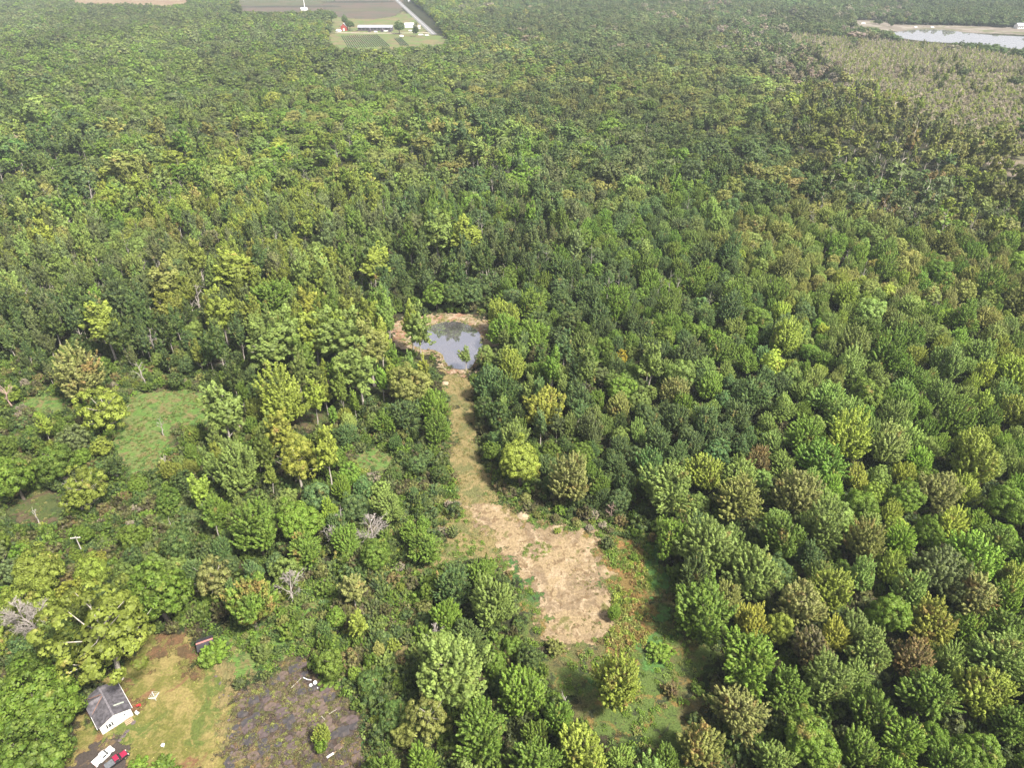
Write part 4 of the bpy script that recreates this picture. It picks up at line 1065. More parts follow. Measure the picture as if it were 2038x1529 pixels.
# ground cover weeds
def weeds(name, polys, n, cols, smin, smax, kinds, avoid, label, ymax=330):
    r = np.random.default_rng(len(name) * 13 + int(n * 97))
    X, Y = [], []
    for s in polys:
        P = POLY[s] if isinstance(s, str) else s
        w = np.array([ground(np.float64(a), np.float64(b)) for a, b in P])
        lo, hi = w.min(0), w.max(0); A = (hi - lo).prod()
        k = int(n * A)
        x = r.uniform(lo[0] - 1.5, hi[0] + 1.5, k); y = r.uniform(lo[1] - 1.5, hi[1] + 1.5, k)
        f = np.sin(x * 0.35 + 2 * np.sin(y * 0.21)) + np.sin(y * 0.43 + 1.7 * np.sin(x * 0.27))
        m = (in_poly(x, y, [tuple(q) for q in w])) & (f + r.normal(0, 0.8, k) > -0.4)
        X.append(x[m]); Y.append(y[m])
    X = np.concatenate(X); Y = np.concatenate(Y)
    u, v, _ = project(X, Y, 0 * X)
    bad = np.zeros(len(X), bool)
    for a in avoid: bad |= in_poly(u, v, POLY[a])
    X, Y = X[~bad], Y[~bad]; n_ = len(X)
    f = np.sin(X * 0.12 + 2 * np.sin(Y * 0.08)) + np.sin(Y * 0.15 + 1.7 * np.sin(X * 0.1)) + r.normal(0, 0.9, n_)
    f = np.clip((f + 3) / 6, 0, 0.999)
    T = np.array([C.get(c) if isinstance(c, str) else c for c in cols])[(f * len(cols)).astype(int)] * np.exp(r.normal(0, 0.18, (n_, 1)))
    rot = np.zeros((n_, 3)); rot[:, 2] = r.uniform(0, 6.28, n_)
    s = r.uniform(smin, smax, n_); scl = np.stack([s, s, s * r.uniform(0.7, 1.3, n_)], -1)
    scatter(name, WEED_COL, X, Y, np.full(n_, 0.1), rot, scl, r.choice(kinds, n_), T, np.zeros(n_), label, 'weeds')
weeds('weeds', SCRUB, 0.40, list('rbgdgusoy'), 0.8, 1.9, [0, 1, 2, 3, 4, 5], OPEN_STRICT, 'waist high weeds between the shrubs')
rust = (0.22, 0.13, 0.05)
weeds('tall_weeds', [[(1195,1080),(1240,1075),(1285,1120),(1290,1200),(1300,1280),(1250,1300),(1205,1285),(1225,1240),(1222,1180),(1200,1130)]], 1.6, ['o', rust, 'y', rust, 'o', 'g'], 0.7, 1.4, [0, 1, 2, 3], ['dirt'], 'rust and olive weeds along the right side of the bare soil')
weeds('clearing_weeds', ['clear', 'weedy', 'trail'], 0.55, ['g', 'r', 'g', 's', 'l', 'g', 'o', 'y'], 0.45, 1.2, [0, 1, 2, 3, 4, 5, 6], ['dirt', 'path', 'slab', 'lawn'], 'mixed weeds of the clearing')
weeds('meadow_grass', ['meadow', 'glade', 'strip', 'bowl', 'glade_two'], 0.8, [(0.08, 0.14, 0.03), (0.12, 0.15, 0.045), (0.19, 0.165, 0.07), (0.07, 0.13, 0.035)], 0.5, 1.0, [3, 4, 5, 6], [], 'long grass tussocks in the meadows')
weeds('path_grass', ['path'], 1.0, [(0.28, 0.22, 0.10), (0.24, 0.19, 0.08), (0.18, 0.16, 0.06)], 0.4, 0.8, [6, 7, 4], ['dirt'], 'dry straw tufts on the mown path')
weeds('soil_tufts', ['dirt'], 0.35, [(0.24, 0.18, 0.09), (0.40, 0.30, 0.19), (0.15, 0.15, 0.05), (0.30, 0.22, 0.13)], 0.5, 1.1, [6, 7], [], 'dry tufts and clods on the bare soil')
weeds('soil_clods', [[(1130,1110),(1195,1110),(1215,1180),(1218,1240),(1195,1262),(1150,1262),(1140,1200)]], 0.8, [(0.20, 0.14, 0.08), (0.14, 0.11, 0.05), (0.26, 0.18, 0.11)], 0.6, 1.5, [6, 7], [], 'dark clods and dead tufts on the right of the bare soil')
weeds('slab_weeds', ['slab'], 4.2, [(0.17, 0.12, 0.06), 'b', (0.19, 0.12, 0.06), 'b', (0.13, 0.10, 0.06), (0.09, 0.07, 0.05), 'o'], 0.35, 0.9, [3, 4, 6, 7], [], 'dry weeds growing in the joints between slabs')
weeds('lawn_tufts', ['lawn'], 0.5, [(0.30, 0.27, 0.09), (0.19, 0.21, 0.05), (0.15, 0.19, 0.04)], 0.4, 0.8, [7, 6], ['drive'], 'uneven tufts of the yellowed lawn')
weeds('grass_patch', [[(1030,1085),(1060,1078),(1105,1085),(1095,1100),(1070,1118),(1040,1110)]], 2.2, ['o', 'g', (0.18, 0.16, 0.06)], 0.4, 0.9, [3, 4, 6], [], 'olive grass patch inside the bare soil')
weeds('floor_weeds', [[(-50,860),(2090,860),(2090,1560),(-50,1560)]], 0.34, [(0.04, 0.055, 0.02), (0.07, 0.06, 0.03), 'd', 'g', (0.06, 0.08, 0.03)], 0.8, 1.8, [0, 1, 2, 3], ['clear', 'dirt', 'path', 'lawn', 'slab', 'drive', 'meadow', 'glade', 'bowl'], 'low dark plants on the forest floor')
weeds('shore_plants', [ringp], 1.0, ['g', 'o', (0.3, 0.2, 0.12), 's'], 0.4, 1.1, [0, 3, 4, 6], ['pond'], 'tufts on the sandy bank of the pond')

# ------------------------------------------------------------------ dead trees
def dead_tree(u, v, hpx, key, label, dens=1.0, mat=DEADW, spread=0.5, group=None):
    """u,v = px of mid height"""
    r = np.random.default_rng(int(u * 7 + v))
    h = 12.0
    for _ in range(5):
        p = ground(np.float64(u), np.float64(v), h * 0.5); d = p[1] * CP + (CAMH - h / 2) * SP
        # vertical extent seen foreshortened
        el = math.atan2(CAMH, math.hypot(p[0], p[1])); h = min(20, hpx * d / FPX / max(0.35, math.cos(el)))
    root = empty('dead_tree', (float(p[0]), float(p[1]), 0), float(r.uniform(0, 6)), label=label, cat='dead tree', group=group)
    rad0 = 0.020 * h + 0.05
    top = np.array([r.normal(0, 0.06 * h), r.normal(0, 0.06 * h), h])
    ts = np.linspace(0, 1, 7); tk = np.outer(ts, top); tk[1:, :2] += r.normal(0, 0.02 * h, (6, 2))
    V, F = tubes([(tk, rad0 * (1.15 - ts))], 6)
    link('trunk', mesh_np('trunk', V, [F], [mat]), root)
    paths = []; twigs = []
    nb = int(14 * dens)
    for i in range(nb):
        t = r.uniform(0.25, 0.97); q = np.array([np.interp(t, ts, tk[:, k]) for k in range(3)])
        an = i * 2.4 + r.normal(0, .4); L = h * spread * (1.15 - t) * r.uniform(0.7, 1.2)
        dv = np.array([math.cos(an), math.sin(an), r.uniform(0.6, 1.5)]); dv /= np.linalg.norm(dv)
        m1 = q + dv * L * 0.5 + r.normal(0, 0.05 * L, 3); e = q + dv * L + np.array([0, 0, 0.12 * L])
        paths.append(([q, m1, e], [rad0 * 0.42 * (1.2 - t), rad0 * 0.25, 0.03]))
        for k in range(int(5 * dens)):
            s = r.uniform(0.35, 1.0); b0 = q + dv * L * s; dd_ = unit(dv + r.normal(0, 0.55, 3)); l2 = L * 0.45 * r.uniform(0.5, 1.2)
            twigs.append(([b0, b0 + dd_ * l2 * 0.5, b0 + dd_ * l2 + np.array([0, 0, 0.05 * l2])], [0.05, 0.035, 0.018]))
            for _k in range(int(3 * dens) if dens > 1.5 else 1):
                d3 = unit(dd_ + r.normal(0, 0.5, 3)); b1 = b0 + dd_ * l2 * r.uniform(0.3, 0.9)
                twigs.append(([b1, b1 + d3 * l2 * 0.6], [0.035, 0.015]))
    V, F = tubes(paths, 4); link('limbs', mesh_np('limbs', V, [F], [mat]), root)
    V, F = tubes(twigs, 3); link('twigs', mesh_np('twigs', V, [F], [mat]), root)['kind'] = 'stuff'
    return root
DEAD = [
 (60,1245,100,2.2,DEADW,.42,'bushy silver grey dead tree at the left edge above the house'),
 (308,690,70,1,DEADW,.45,'bare whitish dead tree left of the cottonwood grove'),
 (393,600,70,.8,DEADW,.3,'slender bare dead tree beside the small lime tree'),
 (50,682,50,.7,DEADW,.35,'bare forked dead tree at the far left'),
 (14,785,60,1.1,DEADP,.4,'reddish bare dead tree at the left edge above the scrub'),
 (740,1062,60,1.6,DEADW,.5,'bare grey bushy dead tree in the middle scrub'),
 (664,1075,50,1.2,DEADW,.5,'bare brown grey dead tree left of the grey bushy one'),
 (680,1035,55,.5,DEADW,.3,'thin crooked snag above the brown grey dead tree'),
 (332,925,50,.5,DEADW,.4,'pale leaning snag below the hooked meadow'),
 (430,800,55,.9,DEADW,.45,'bare pale tree at the right tip of the hooked meadow'),
 (35,285,45,.9,DEADP,.4,'bare pinkish dead tree high at the left edge'),
 (178,388,50,.8,DEADW,.4,'bare pale dead tree in the upper left forest'),
 (345,380,46,.6,DEADP,.3,'thin snag in the olive part of the upper left forest'),
 (385,398,40,.5,DEADW,.3,'short bare snag right of the thin one in the upper left forest'),
 (285,745,60,.6,DEADW,.4,'bare leaning stem right of the broad tan and green tree'),
 (1000,425,50,1.4,DEADP,.3,'pinkish bare conical tree in the wood behind the pond'),
 (620,425,46,1.2,DEADW,.45,'bare grey dead tree in the forest above the cottonwoods'),
 (130,975,40,.4,DEADW,.3,'crooked white snag below the rounded green tree'),
 (165,1008,45,.3,DEADW,.25,'straight leaning snag under the yellow olive tree'),
 (72,1030,40,.4,DEADW,.3,'pale bare stem at the bottom of the brown hollow'),
 (60,600,50,.5,DEADW,.25,'pair-like pale bare stem at the far left, left'),
 (100,590,50,.4,DEADW,.25,'slim pale bare stem at the far left, right'),
 (875,1265,46,1.0,DEADW,.4,'bare twiggy tree under the green tree beside the soil'),
 (575,1175,60,1.6,DEADW,.45,'fan of bare pale branches below the thin topped green tree'),
 (1217,1015,40,.9,DEADP,.35,'small bare pinkish tree at the top edge of the clearing'),
 (1213,890,36,.3,DEADW,.2,'thin white snag in the hollow below the olive tree'),
 (1130,1395,40,.3,DEADW,.2,'thin bare stem beside the bright green bottom tree'),
 (640,885,40,.5,DEADW,.3,'short bare snag above the bright green glade'),
 (858,868,36,.3,DEADW,.2,'thin white trunk left of the mown path'),
 (1235,330,30,.7,DEADW,.3,'bare grey tree in the upper middle forest'),
 (1100,400,36,.4,DEADW,.2,'short white snag in the forest behind the pond'),
 (530,470,40,.6,DEADP,.3,'thin pinkish snag in the left middle forest'),
 (695,1060,34,.7,DEADP,.4,'small rusty bare stem beside the grey bushy dead tree'),
 (1330,330,30,.6,DEADP,.3,'small bare pinkish tree in the upper right middle forest'),
 (980,815,30,.8,DEADW,.3,'small pale bare tree right of the mown path'),
 (340,1050,40,.3,DEADW,.2,'low fallen looking bare stem in the left scrub'),
 (510,1000,40,.3,DEADW,.2,'thin stem between the sage tree and the spiky green one'),
 (320,850,36,.6,DEADW,.4,'small bare sapling standing in the hooked meadow'),
]
for u, v, hp, de, m, sp, lab in DEAD: dead_tree(u, v, hp, 'D', lab, de, m, sp)
# ------------------------------------------------------------------ house
M_white = simple_mat('white_siding', (0.78, 0.77, 0.74), 0.6, 0.05, 6, bump=0.15, stretch=(0.2, 0.2, 9))
M_roof = simple_mat('grey_shingles', (0.075, 0.07, 0.08), 0.9, 0.45, 1.4, bump=0.6, dirt=(0.17, 0.155, 0.165))
M_rooff = simple_mat('shingle', (0.15, 0.14, 0.155), 0.9, 0.3, 3, bump=0.6)
M_rust = simple_mat('rusty_flashing', (0.22, 0.11, 0.07), 0.9, 0.3, 3)
M_black = simple_mat('black_paint', (0.02, 0.02, 0.022), 0.4, 0.2, 3)
M_glass = simple_mat('dark_glass', (0.03, 0.035, 0.04), 0.08, 0.1, 2)
M_wood = simple_mat('weathered_wood', (0.36, 0.26, 0.17), 0.85, 0.3, 4, bump=0.3)
M_red = simple_mat('red_paint', (0.42, 0.035, 0.04), 0.5, 0.25, 3)
M_pgreen = simple_mat('pale_green_metal', (0.36, 0.40, 0.33), 0.5, 0.2, 3)
M_wpaint = simple_mat('white_paint', (0.80, 0.80, 0.79), 0.35, 0.04, 2, coat=0.4)
M_crimson = simple_mat('crimson_paint', (0.30, 0.02, 0.06), 0.3, 0.1, 1, coat=0.6)
M_cover = simple_mat('grey_bed_cover', (0.12, 0.13, 0.145), 0.7, 0.25, 3, bump=0.2)
M_rub = simple_mat('tyre_rubber', (0.02, 0.02, 0.02), 0.85, 0.2, 6)
M_chrome = simple_mat('bright_metal', (0.6, 0.6, 0.6), 0.25, 0.05, 2, metallic=0.9)
M_lamp = simple_mat('lamp_lens', (0.75, 0.72, 0.66), 0.2, 0.05, 2)

A = G(205, 1464); B = G(266, 1425); ux = (B - A).normalized(); hw = (B - A).length; hd = 8.4
hrz = math.atan2(ux.y, ux.x)
house = empty('house', ((A + B) / 2).to_tuple(), hrz, label='small white house with a dark grey shingle gable roof at the lower left', cat='house')
W = hw / 2; EV = 2.7; RG = 3.9; ov = 0.35
b = MB(); b.prism([(-W, 0), (W, 0), (W, EV), (0, RG - 0.12), (-W, EV)], 0.0, hd); b.build('wall', M_white, house)
k = (RG - EV) / W
rf = MB()
for sgn in (-1, 1):
    rf.prism([(0, RG + 0.05), (sgn * (W + ov), EV - k * ov + 0.05), (sgn * (W + ov), EV - k * ov + 0.17), (0, RG + 0.17)], -0.3, hd + 0.3)
roof = rf.build('roof', M_roof, house)
# cross gable on the left slope
cy0, cy1 = hd * 0.46, hd * 1.0; cm = (cy0 + cy1) / 2
cg = MB(); cg.prism([(cy0, EV + 0.0), (cy1, EV + 0.0), (cm, RG - 0.1)], -W - 0.25, -0.2, 'x'); cg.build('gable_wing', M_white, house)
rf = MB()
for sgn in (-1, 1):
    e = cm + sgn * (cy1 - cy0) / 2 * 1.12
    rf.prism([(cm, RG + 0.02), (e, EV - 0.05), (e, EV + 0.08), (cm, RG + 0.15)], -W - 0.5, -0.05, 'x')
rf.build('wing_roof', M_roof, house)
for sgn in (-1, 1):     # rusty valley flashing
    t = MB(); t.tube([(-W - 0.1, cm + sgn * (cy1 - cy0) / 2 * 1.02, EV + 0.12), (-0.15, cm + sgn * 0.25, RG + 0.16)], 0.07, 6); t.build('valley_flashing', M_rust, roof)
t = MB(); t.box((0, hd / 2, RG + 0.17), (0.35, hd + 0.6, 0.06)); t.build('ridge_cap', M_rooff, roof)
t = MB(); t.box((W * 0.55, 1.9, (EV + RG) / 2 + 0.30), (2.0, 0.28, 0.16), ry=math.atan(k), bev=0.03); t.build('metal_strip', M_pgreen, roof)
t = MB(); t.tube([(W * 0.35, 2.9, 3.2), (W * 0.35, 2.9, 4.0)], 0.06, 8); t.build('vent_pipe', M_chrome, roof)
t = MB()
for sgn in (-1, 1): t.tube([(sgn * (W + ov + 0.03), -0.3, EV - k * ov + 0.1), (sgn * (W + ov + 0.03), hd + 0.3, EV - k * ov + 0.1)], 0.06, 6)
t.build('gutter', M_wpaint, roof)
wx = -W * 0.42
wnd = MB().box((wx, -0.03, 1.55), (0.62, 0.08, 1.05)).build('window', M_wpaint, house)
MB().box((wx, -0.085, 1.80), (0.50, 0.03, 0.42)).build('pane', M_glass, wnd)
MB().box((wx, -0.085, 1.30), (0.50, 0.03, 0.42)).build('pane', M_glass, wnd)
for sgn in (-1, 1): MB().box((wx + sgn * 0.52, -0.05, 1.55), (0.24, 0.06, 1.15)).build('shutter', M_black, house)
wnd = MB().box((W * 0.55, -0.03, 1.9), (0.5, 0.08, 0.5)).build('window', M_wpaint, house)
MB().box((W * 0.55, -0.085, 1.9), (0.36, 0.03, 0.36)).build('pane', M_glass, wnd)
dr = MB().box((W * 0.80, -0.04, 1.15), (0.8, 0.08, 2.0)).build('door', M_white, house)
MB().box((W * 0.80 - 0.28, -0.12, 1.1), (0.05, 0.08, 0.14)).build('handle', M_chrome, dr)
t = empty('wooden_steps', tuple(house.matrix_basis @ Vector((W * 0.62, -0.75, 0))), hrz, label='light wooden steps against the white wall of the house', cat='steps')
for i in range(4): MB().box((0, 0.35 - 0.3 * i, 0.62 - 0.16 * i), (1.5, 0.27, 0.05)).build('tread', M_wood, t)
for sgn in (-1, 1): MB().prism([(0.5, 0), (0.5, 0.6), (-0.65, 0.1), (-0.65, 0)], sgn * 0.75 - 0.03, sgn * 0.75 + 0.03, 'x').build('side_board', M_wood, t)
t = empty('garden_chair', tuple(house.matrix_basis @ Vector((W + 0.75, -0.35, 0))), hrz + 0.5, label='white garden chair at the right corner of the house', cat='chair')
MB().box((0, 0, 0.42), (0.55, 0.55, 0.05), bev=0.01).build('seat', M_wpaint, t); MB().box((0, 0.27, 0.72), (0.55, 0.05, 0.6), bev=0.01).build('backrest', M_wpaint, t)
for sx_ in (-.24, .24):
    for sy_ in (-.24, .24): MB().box((sx_, sy_, 0.2), (0.05, 0.05, 0.4)).build('leg', M_wpaint, t)
# red garden tiller
p = G(276, 1407)
t = empty('garden_tiller', tuple(p), 0.6, label='small red garden machine standing beside the house', cat='garden machine')
MB().box((0, 0, 0.45), (0.6, 0.38, 0.35), bev=0.06).build('engine_cover', M_red, t)
for sgn in (-1, 1):
    m = MB(); m.tube([(-0.1, sgn * 0.28, 0.2), (-0.1, sgn * 0.36, 0.2)], 0.2, 12); m.build('wheel', M_rub, t)
    m = MB(); m.tube([(-0.25, sgn * 0.15, 0.5), (-0.9, sgn * 0.22, 0.95)], 0.03, 6); m.build('handlebar', M_red, t)
m = MB(); m.tube([(0.35, -0.3, 0.18), (0.35, 0.3, 0.18)], 0.16, 8); m.build('tine', M_red, t)

# rotary clothes line
p = G(311, 1396)
t = empty('rotary_clothesline', tuple(p), 0.5, label='white rotary clothes dryer standing on the yellowed lawn', cat='clothesline')
m = MB(); m.tube([(0, 0, 0), (0, 0, 1.9)], 0.035, 8); m.build('pole', M_wpaint, t)
ends = [(math.cos(a) * 1.15, math.sin(a) * 1.15, 2.0) for a in (0.2, 1.77, 3.34, 4.91)]
for e in ends:
    m = MB(); m.tube([(0, 0, 1.25), e], 0.03, 6); m.build('arm', M_wpaint, t)
for q in (1.0, 0.72, 0.45):
    m = MB()
    for i in range(4):
        a_, b_ = ends[i], ends[(i + 1) % 4]
        f_ = lambda e: (e[0] * q, e[1] * q, 1.25 + (2.0 - 1.25) * q)
        m.tube([f_(a_), f_(b_)], 0.018, 4)
    m.build('line', M_wpaint, t)
# bird bath
p = G(326, 1488)
t = empty('bird_bath', tuple(p), 0, label='white bird bath on a short post in the yellowed lawn', cat='bird bath')
m = MB(); m.tube([(0, 0, 0), (0, 0, 0.7)], [0.12, 0.07], 8); m.build('post', M_wpaint, t)
m = MB(); m.tube([(0, 0, 0.66), (0, 0, 0.74), (0, 0, 0.82)], [0.15, 0.36, 0.38], 14); m.build('bowl', M_wpaint, t)

# stepping slabs from the steps to the driveway
for i, (u, v, a_, b_) in enumerate([(266, 1440, .45, .6), (252, 1459, .4, .8), (246, 1467, .4, .7), (239, 1475, .45, .45)]):
    p = G(u, v); rr = random.Random(i)
    m = MB(); m.prism([(math.cos(q * 1.047) * a_ * rr.uniform(.8, 1.15), math.sin(q * 1.047) * b_ * rr.uniform(.8, 1.15)) for q in range(6)], 0.0, 0.06, 'z')
    o = m.build('stepping_stone', simple_mat('dark_stone', (0.10, 0.08, 0.08), 0.9, 0.3, 3, bump=0.4) if i == 0 else bpy.data.materials['dark_stone'], None, (p.x, p.y, 0.12))
    o.rotation_euler = (0, 0, -0.7)
    tag(o, ['dark stepping stone nearest the wooden steps', 'long dark stepping stone in the middle of the path', 'dark stepping stone next to the long one', 'dark stepping stone nearest the pickups'][i], 'stone', 'stepping stones to the driveway')

# pickups
def pickup(loc, rz, L, paint, bedmat, label, covered, hood):
    t = empty('pickup_truck', loc, rz, label=label, cat='pickup truck')
    w = L * 0.36; z0 = 0.22 * L / 4; s = L / 4.2
    side = [(-2.1, .35), (-2.1, .85), (-0.35, .85), (-0.3, .88), (1.15, .88), (1.95, .78), (2.1, .6), (2.1, .35), (1.75, .3), (1.6, .55), (1.2, .6), (0.95, .3), (-0.95, .3), (-1.2, .6), (-1.6, .55), (-1.75, .3)]
    m = MB(); m.prism([(a * s, b * s) for a, b in side], -w * 0.5, w * 0.5); o = m.build('body', M_black if covered else paint, t)
    m = MB(); m.box((1.45 * s, 0, 0.88 * s), (1.1 * s, w * 0.86, 0.06 * s), bev=0.02); m.build('hood', hood, t)
    m = MB(); m.prism([(-0.42 * s, .85 * s), (-0.30 * s, 1.38 * s), (0.45 * s, 1.38 * s), (0.98 * s, .87 * s)], -w * 0.45, w * 0.45); c = m.build('cab', M_glass, t)
    m = MB(); m.box((0.07 * s, 0, 1.40 * s), (0.85 * s, w * 0.88, 0.06 * s), bev=0.02); m.build('cab_roof', paint, t)
    for x in (-0.36, 0.42):
        for sg in (-1, 1):
            m = MB(); m.box((x * s, sg * w * 0.45, 1.12 * s), (0.08 * s, 0.05 * s, 0.52 * s)); m.build('pillar', paint, t)
    if covered:
        m = MB(); m.box((-1.25 * s, 0, 0.90 * s), (1.65 * s, w * 0.96, 0.09 * s), bev=0.03); m.build('bed_cover', bedmat, t)
    else:
        m = MB(); m.box((-1.25 * s, 0, 0.864 * s), (1.5 * s, w * 0.8, 0.02 * s)); m.build('bed_floor', bedmat, t)
        for sg in (-1, 1):
            m = MB(); m.box((-1.25 * s, sg * w * 0.47, 0.93 * s), (1.7 * s, 0.09 * s, 0.16 * s), bev=0.015); m.build('bed_rail', paint, t)
        m = MB(); m.box((-2.07 * s, 0, 0.93 * s), (0.08 * s, w * 0.9, 0.16 * s), bev=0.015); m.build('tailgate', paint, t)
    m = MB(); m.box((2.14 * s, 0, 0.45 * s), (0.12 * s, w * 0.96, 0.2 * s), bev=0.03); m.build('bumper', M_chrome, t)
    for sg in (-1, 1):
        m = MB(); m.box((2.08 * s, sg * w * 0.38, 0.67 * s), (0.1 * s, 0.26 * s, 0.15 * s), bev=0.02); m.build('headlight', M_lamp, t)
        m = MB(); m.box((-2.11 * s, sg * w * 0.44, 0.7 * s), (0.05 * s, 0.12 * s, 0.28 * s)); m.build('tail_light', M_red, t)
        m = MB(); m.box((0.75 * s, sg * w * 0.56, 1.0 * s), (0.08 * s, 0.2 * s, 0.14 * s), bev=0.02); m.build('mirror', paint, t)
        for x in (-1.4, 1.4):
            m = MB(); m.tube([(x * s, sg * w * 0.38, 0.32 * s), (x * s, sg * w * 0.51, 0.32 * s)], 0.32 * s, 16)
            wo_ = m.build('wheel', M_rub, t)
            m = MB(); m.tube([(x * s, sg * w * 0.51, 0.32 * s), (x * s, sg * w * 0.52, 0.32 * s)], 0.18 * s, 12); m.build('rim', M_chrome, wo_)
    return t
a1, a2 = G(189, 1521, .8), G(221, 1491, .8); d_ = a2 - a1
pickup((*((a1 + a2) / 2).xy, 0.125), math.atan2(d_.y, d_.x), 4.1, M_wpaint, M_wpaint, 'white pickup truck on the dark driveway below the house', False, M_wpaint)
a1, a2 = G(211, 1529, .8), G(251, 1499, .8); d_ = a2 - a1
pickup((*((a1 + a2) / 2).xy, 0.125), math.atan2(d_.y, d_.x), 4.3, M_crimson, M_cover, 'crimson pickup truck with a grey covered bed beside the white one', True, M_crimson)

# shed with dark roof and reddish ridge
p = G(412, 1292)
t = empty('shed', tuple(p), -0.45 + 0.9, label='small shed with a black roof and reddish ridge behind the lawn', cat='shed')
MB().prism([(-1.5, 0), (1.5, 0), (1.5, 1.9), (0, 2.5), (-1.5, 1.9)], -1.6, 1.6, 'x').build('wall', M_wood, t)
m = MB()
for sg in (-1, 1): m.prism([(0, 2.56), (sg * 1.8, 1.84), (sg * 1.8, 1.94), (0, 2.66)], -1.85, 1.85, 'x')
rr_ = m.build('roof', simple_mat('black_roofing', (0.03, 0.028, 0.035), 0.8, 0.4, 2, bump=0.4), t)
MB().box((0, 0, 2.68), (3.7, 0.42, 0.06)).build('ridge_cap', simple_mat('reddish_ridge', (0.42, 0.18, 0.16), 0.8, 0.2, 3), rr_)
MB().box((-0.4, -1.53, 0.9), (0.9, 0.06, 1.7)).build('door', M_wood, t)

# utility pole with service cable
ux_, uy_ = -114.4, 130.6
t = empty('utility_pole', (ux_, uy_, 0), 0.15, label='pale wooden utility pole with one crossarm in the left scrub', cat='utility pole')
M_pole = simple_mat('pole_wood', (0.50, 0.47, 0.43), 0.85, 0.2, 3)
m = MB(); m.tube([(0, 0, 0), (0, 0, 8.2)], [0.17, 0.13], 8); m.build('pole', M_pole, t)
MB().box((0, -0.15, 7.9), (2.5, 0.16, 0.2)).build('crossarm', M_pole, t)
for x in (-1.1, -0.5, 0.5, 1.1):
    m = MB(); m.tube([(x, -0.15, 8.0), (x, -0.15, 8.22)], [0.07, 0.05], 6); m.build('insulator', M_lamp, t)
m = MB(); q0 = Vector((ux_, uy_, 8.1)); q1 = Vector((-84.5, 93.5, 3.4))
m.tube([q0.lerp(q1, s_) - Vector((0, 0, 3.0 * 4 * s_ * (1 - s_) * 0.5)) for s_ in np.linspace(0, 1, 12)], 0.035, 4)
o = m.build('cable', M_black); tag(o, 'thin black cable running from the utility pole towards the white house', 'cable')

# broken slabs
slabs = empty('broken_paving', (0, 0, 0)); tag(slabs, 'field of broken dark slabs with weeds in the joints', kind='structure')
MS = [simple_mat('purple_slab', (0.085, 0.062, 0.060), 0.9, 0.35, 1.2, bump=0.4, dirt=(0.07, 0.058, 0.06)), simple_mat('slate_slab', (0.046, 0.042, 0.045), 0.9, 0.3, 1.2, bump=0.4, dirt=(0.11, 0.085, 0.07)), simple_mat('brown_slab', (0.105, 0.076, 0.062), 0.9, 0.35, 1.2, bump=0.4, dirt=(0.08, 0.065, 0.06))]
w = [tuple(ground(np.float64(a), np.float64(b))) for a, b in smooth([(578,1312),(604,1318),(618,1350),(655,1375),(690,1405),(712,1460),(718,1560),(455,1560),(462,1480),(475,1410),(510,1372),(552,1345)])]
sr = random.Random(4)
cx0 = sum(p[0] for p in w) / len(w); cy0_ = sum(p[1] for p in w) / len(w); ang = 0.55
first = None
for i in range(-14, 15):
    for j in range(-14, 15):
        qx_, qy_ = i * 2.5 + sr.uniform(-.6, .6), j * 2.2 + sr.uniform(-.55, .55)
        X_ = cx0 + qx_ * math.cos(ang) - qy_ * math.sin(ang); Y_ = cy0_ + qx_ * math.sin(ang) + qy_ * math.cos(ang)
        if not bool(in_poly(np.array([X_]), np.array([Y_]), w)[0]) or sr.random() < 0.12: continue
        k = sr.choice([5, 6, 7, 8, 9]); sz = sr.choice([0.75, 1.0, 1.2, 1.35]) * sr.uniform(0.9, 1.1)
        pts = []
        for q in range(k):
            a_ = q * 2 * math.pi / k + sr.uniform(-.28, .28) + 0.4
            ca, sa = math.cos(a_), math.sin(a_); rr = 1 / max(abs(ca) / 1.15, abs(sa) / 1.0) ** 0.8
            pts.append((ca * rr * sz * sr.uniform(.82, 1.02), sa * rr * sz * 0.92 * sr.uniform(.82, 1.02)))
        m = MB(); m.prism(pts, 0.0, 0.09, 'z')
        o = m.build('slab', sr.choice(MS), slabs, (X_, Y_, 0.09 + 0.02 * sr.random())); o.rotation_euler = (sr.uniform(-.03, .03), sr.uniform(-.03, .03), ang + sr.uniform(-.25, .25))
for i, (u, v, s_) in enumerate([(430,1348,.45),(438,1362,.55),(445,1385,.35),(455,1387,.3),(437,1390,.3),(476,1383,.45),(491,1383,.4),(470,1398,.35),(456,1435,.5),(455,1452,.35),(460,1468,.5),(453,1467,.35),(463,1487,.6),(461,1500,.5),(455,1520,.5)]):
    p = G(u, v); m = MB(); m.blob((0, 0, 0.05), (s_ * 0.75, s_ * 0.5, 0.12), 2, 0.14, i)
    o = m.build('stone', bpy.data.materials['dark_stone'], None, (p.x, p.y, 0.11)); o.rotation_euler = (0, 0, i * 1.3)
    tag(o, 'flat dark stone on the strip of bare ground between lawn and slabs', 'stone', 'dark stones edging the lawn')
# white debris and pipe
for i, (u, v, r_) in enumerate([(619, 1366, .42), (627, 1361, .5), (632, 1371, .15)]):
    p = G(u, v); m = MB(); m.tube([(0, 0, 0), (0, 0, .35 * r_ * 2), (0, 0, .8 * r_), (0, 0, r_ * .95)], [r_ * .8, r_ * .85, r_ * .8, r_ * .35], 14)
    o = m.build('white_tub', M_wpaint, None, (p.x, p.y, 0.12)); o.rotation_euler = (0.25, 0.3 * i, 0)
    tag(o, ['left one of two white tubs at the top of the slabs', 'right and larger one of two white tubs at the top of the slabs', 'tiny white lid beside the two white tubs'][i], 'tub')
p = G(604, 1350); m = MB(); m.tube([G(604, 1351) - p, G(612, 1355) - p, G(620, 1356) - p], 0.10, 6)
o = m.build('pipe', M_wpaint, None, (p.x, p.y, 0.3)); tag(o, 'short curved white pipe above the two white tubs', 'pipe')
p = G(667, 1500); q1, q2 = G(650, 1511) - p, G(681, 1491) - p
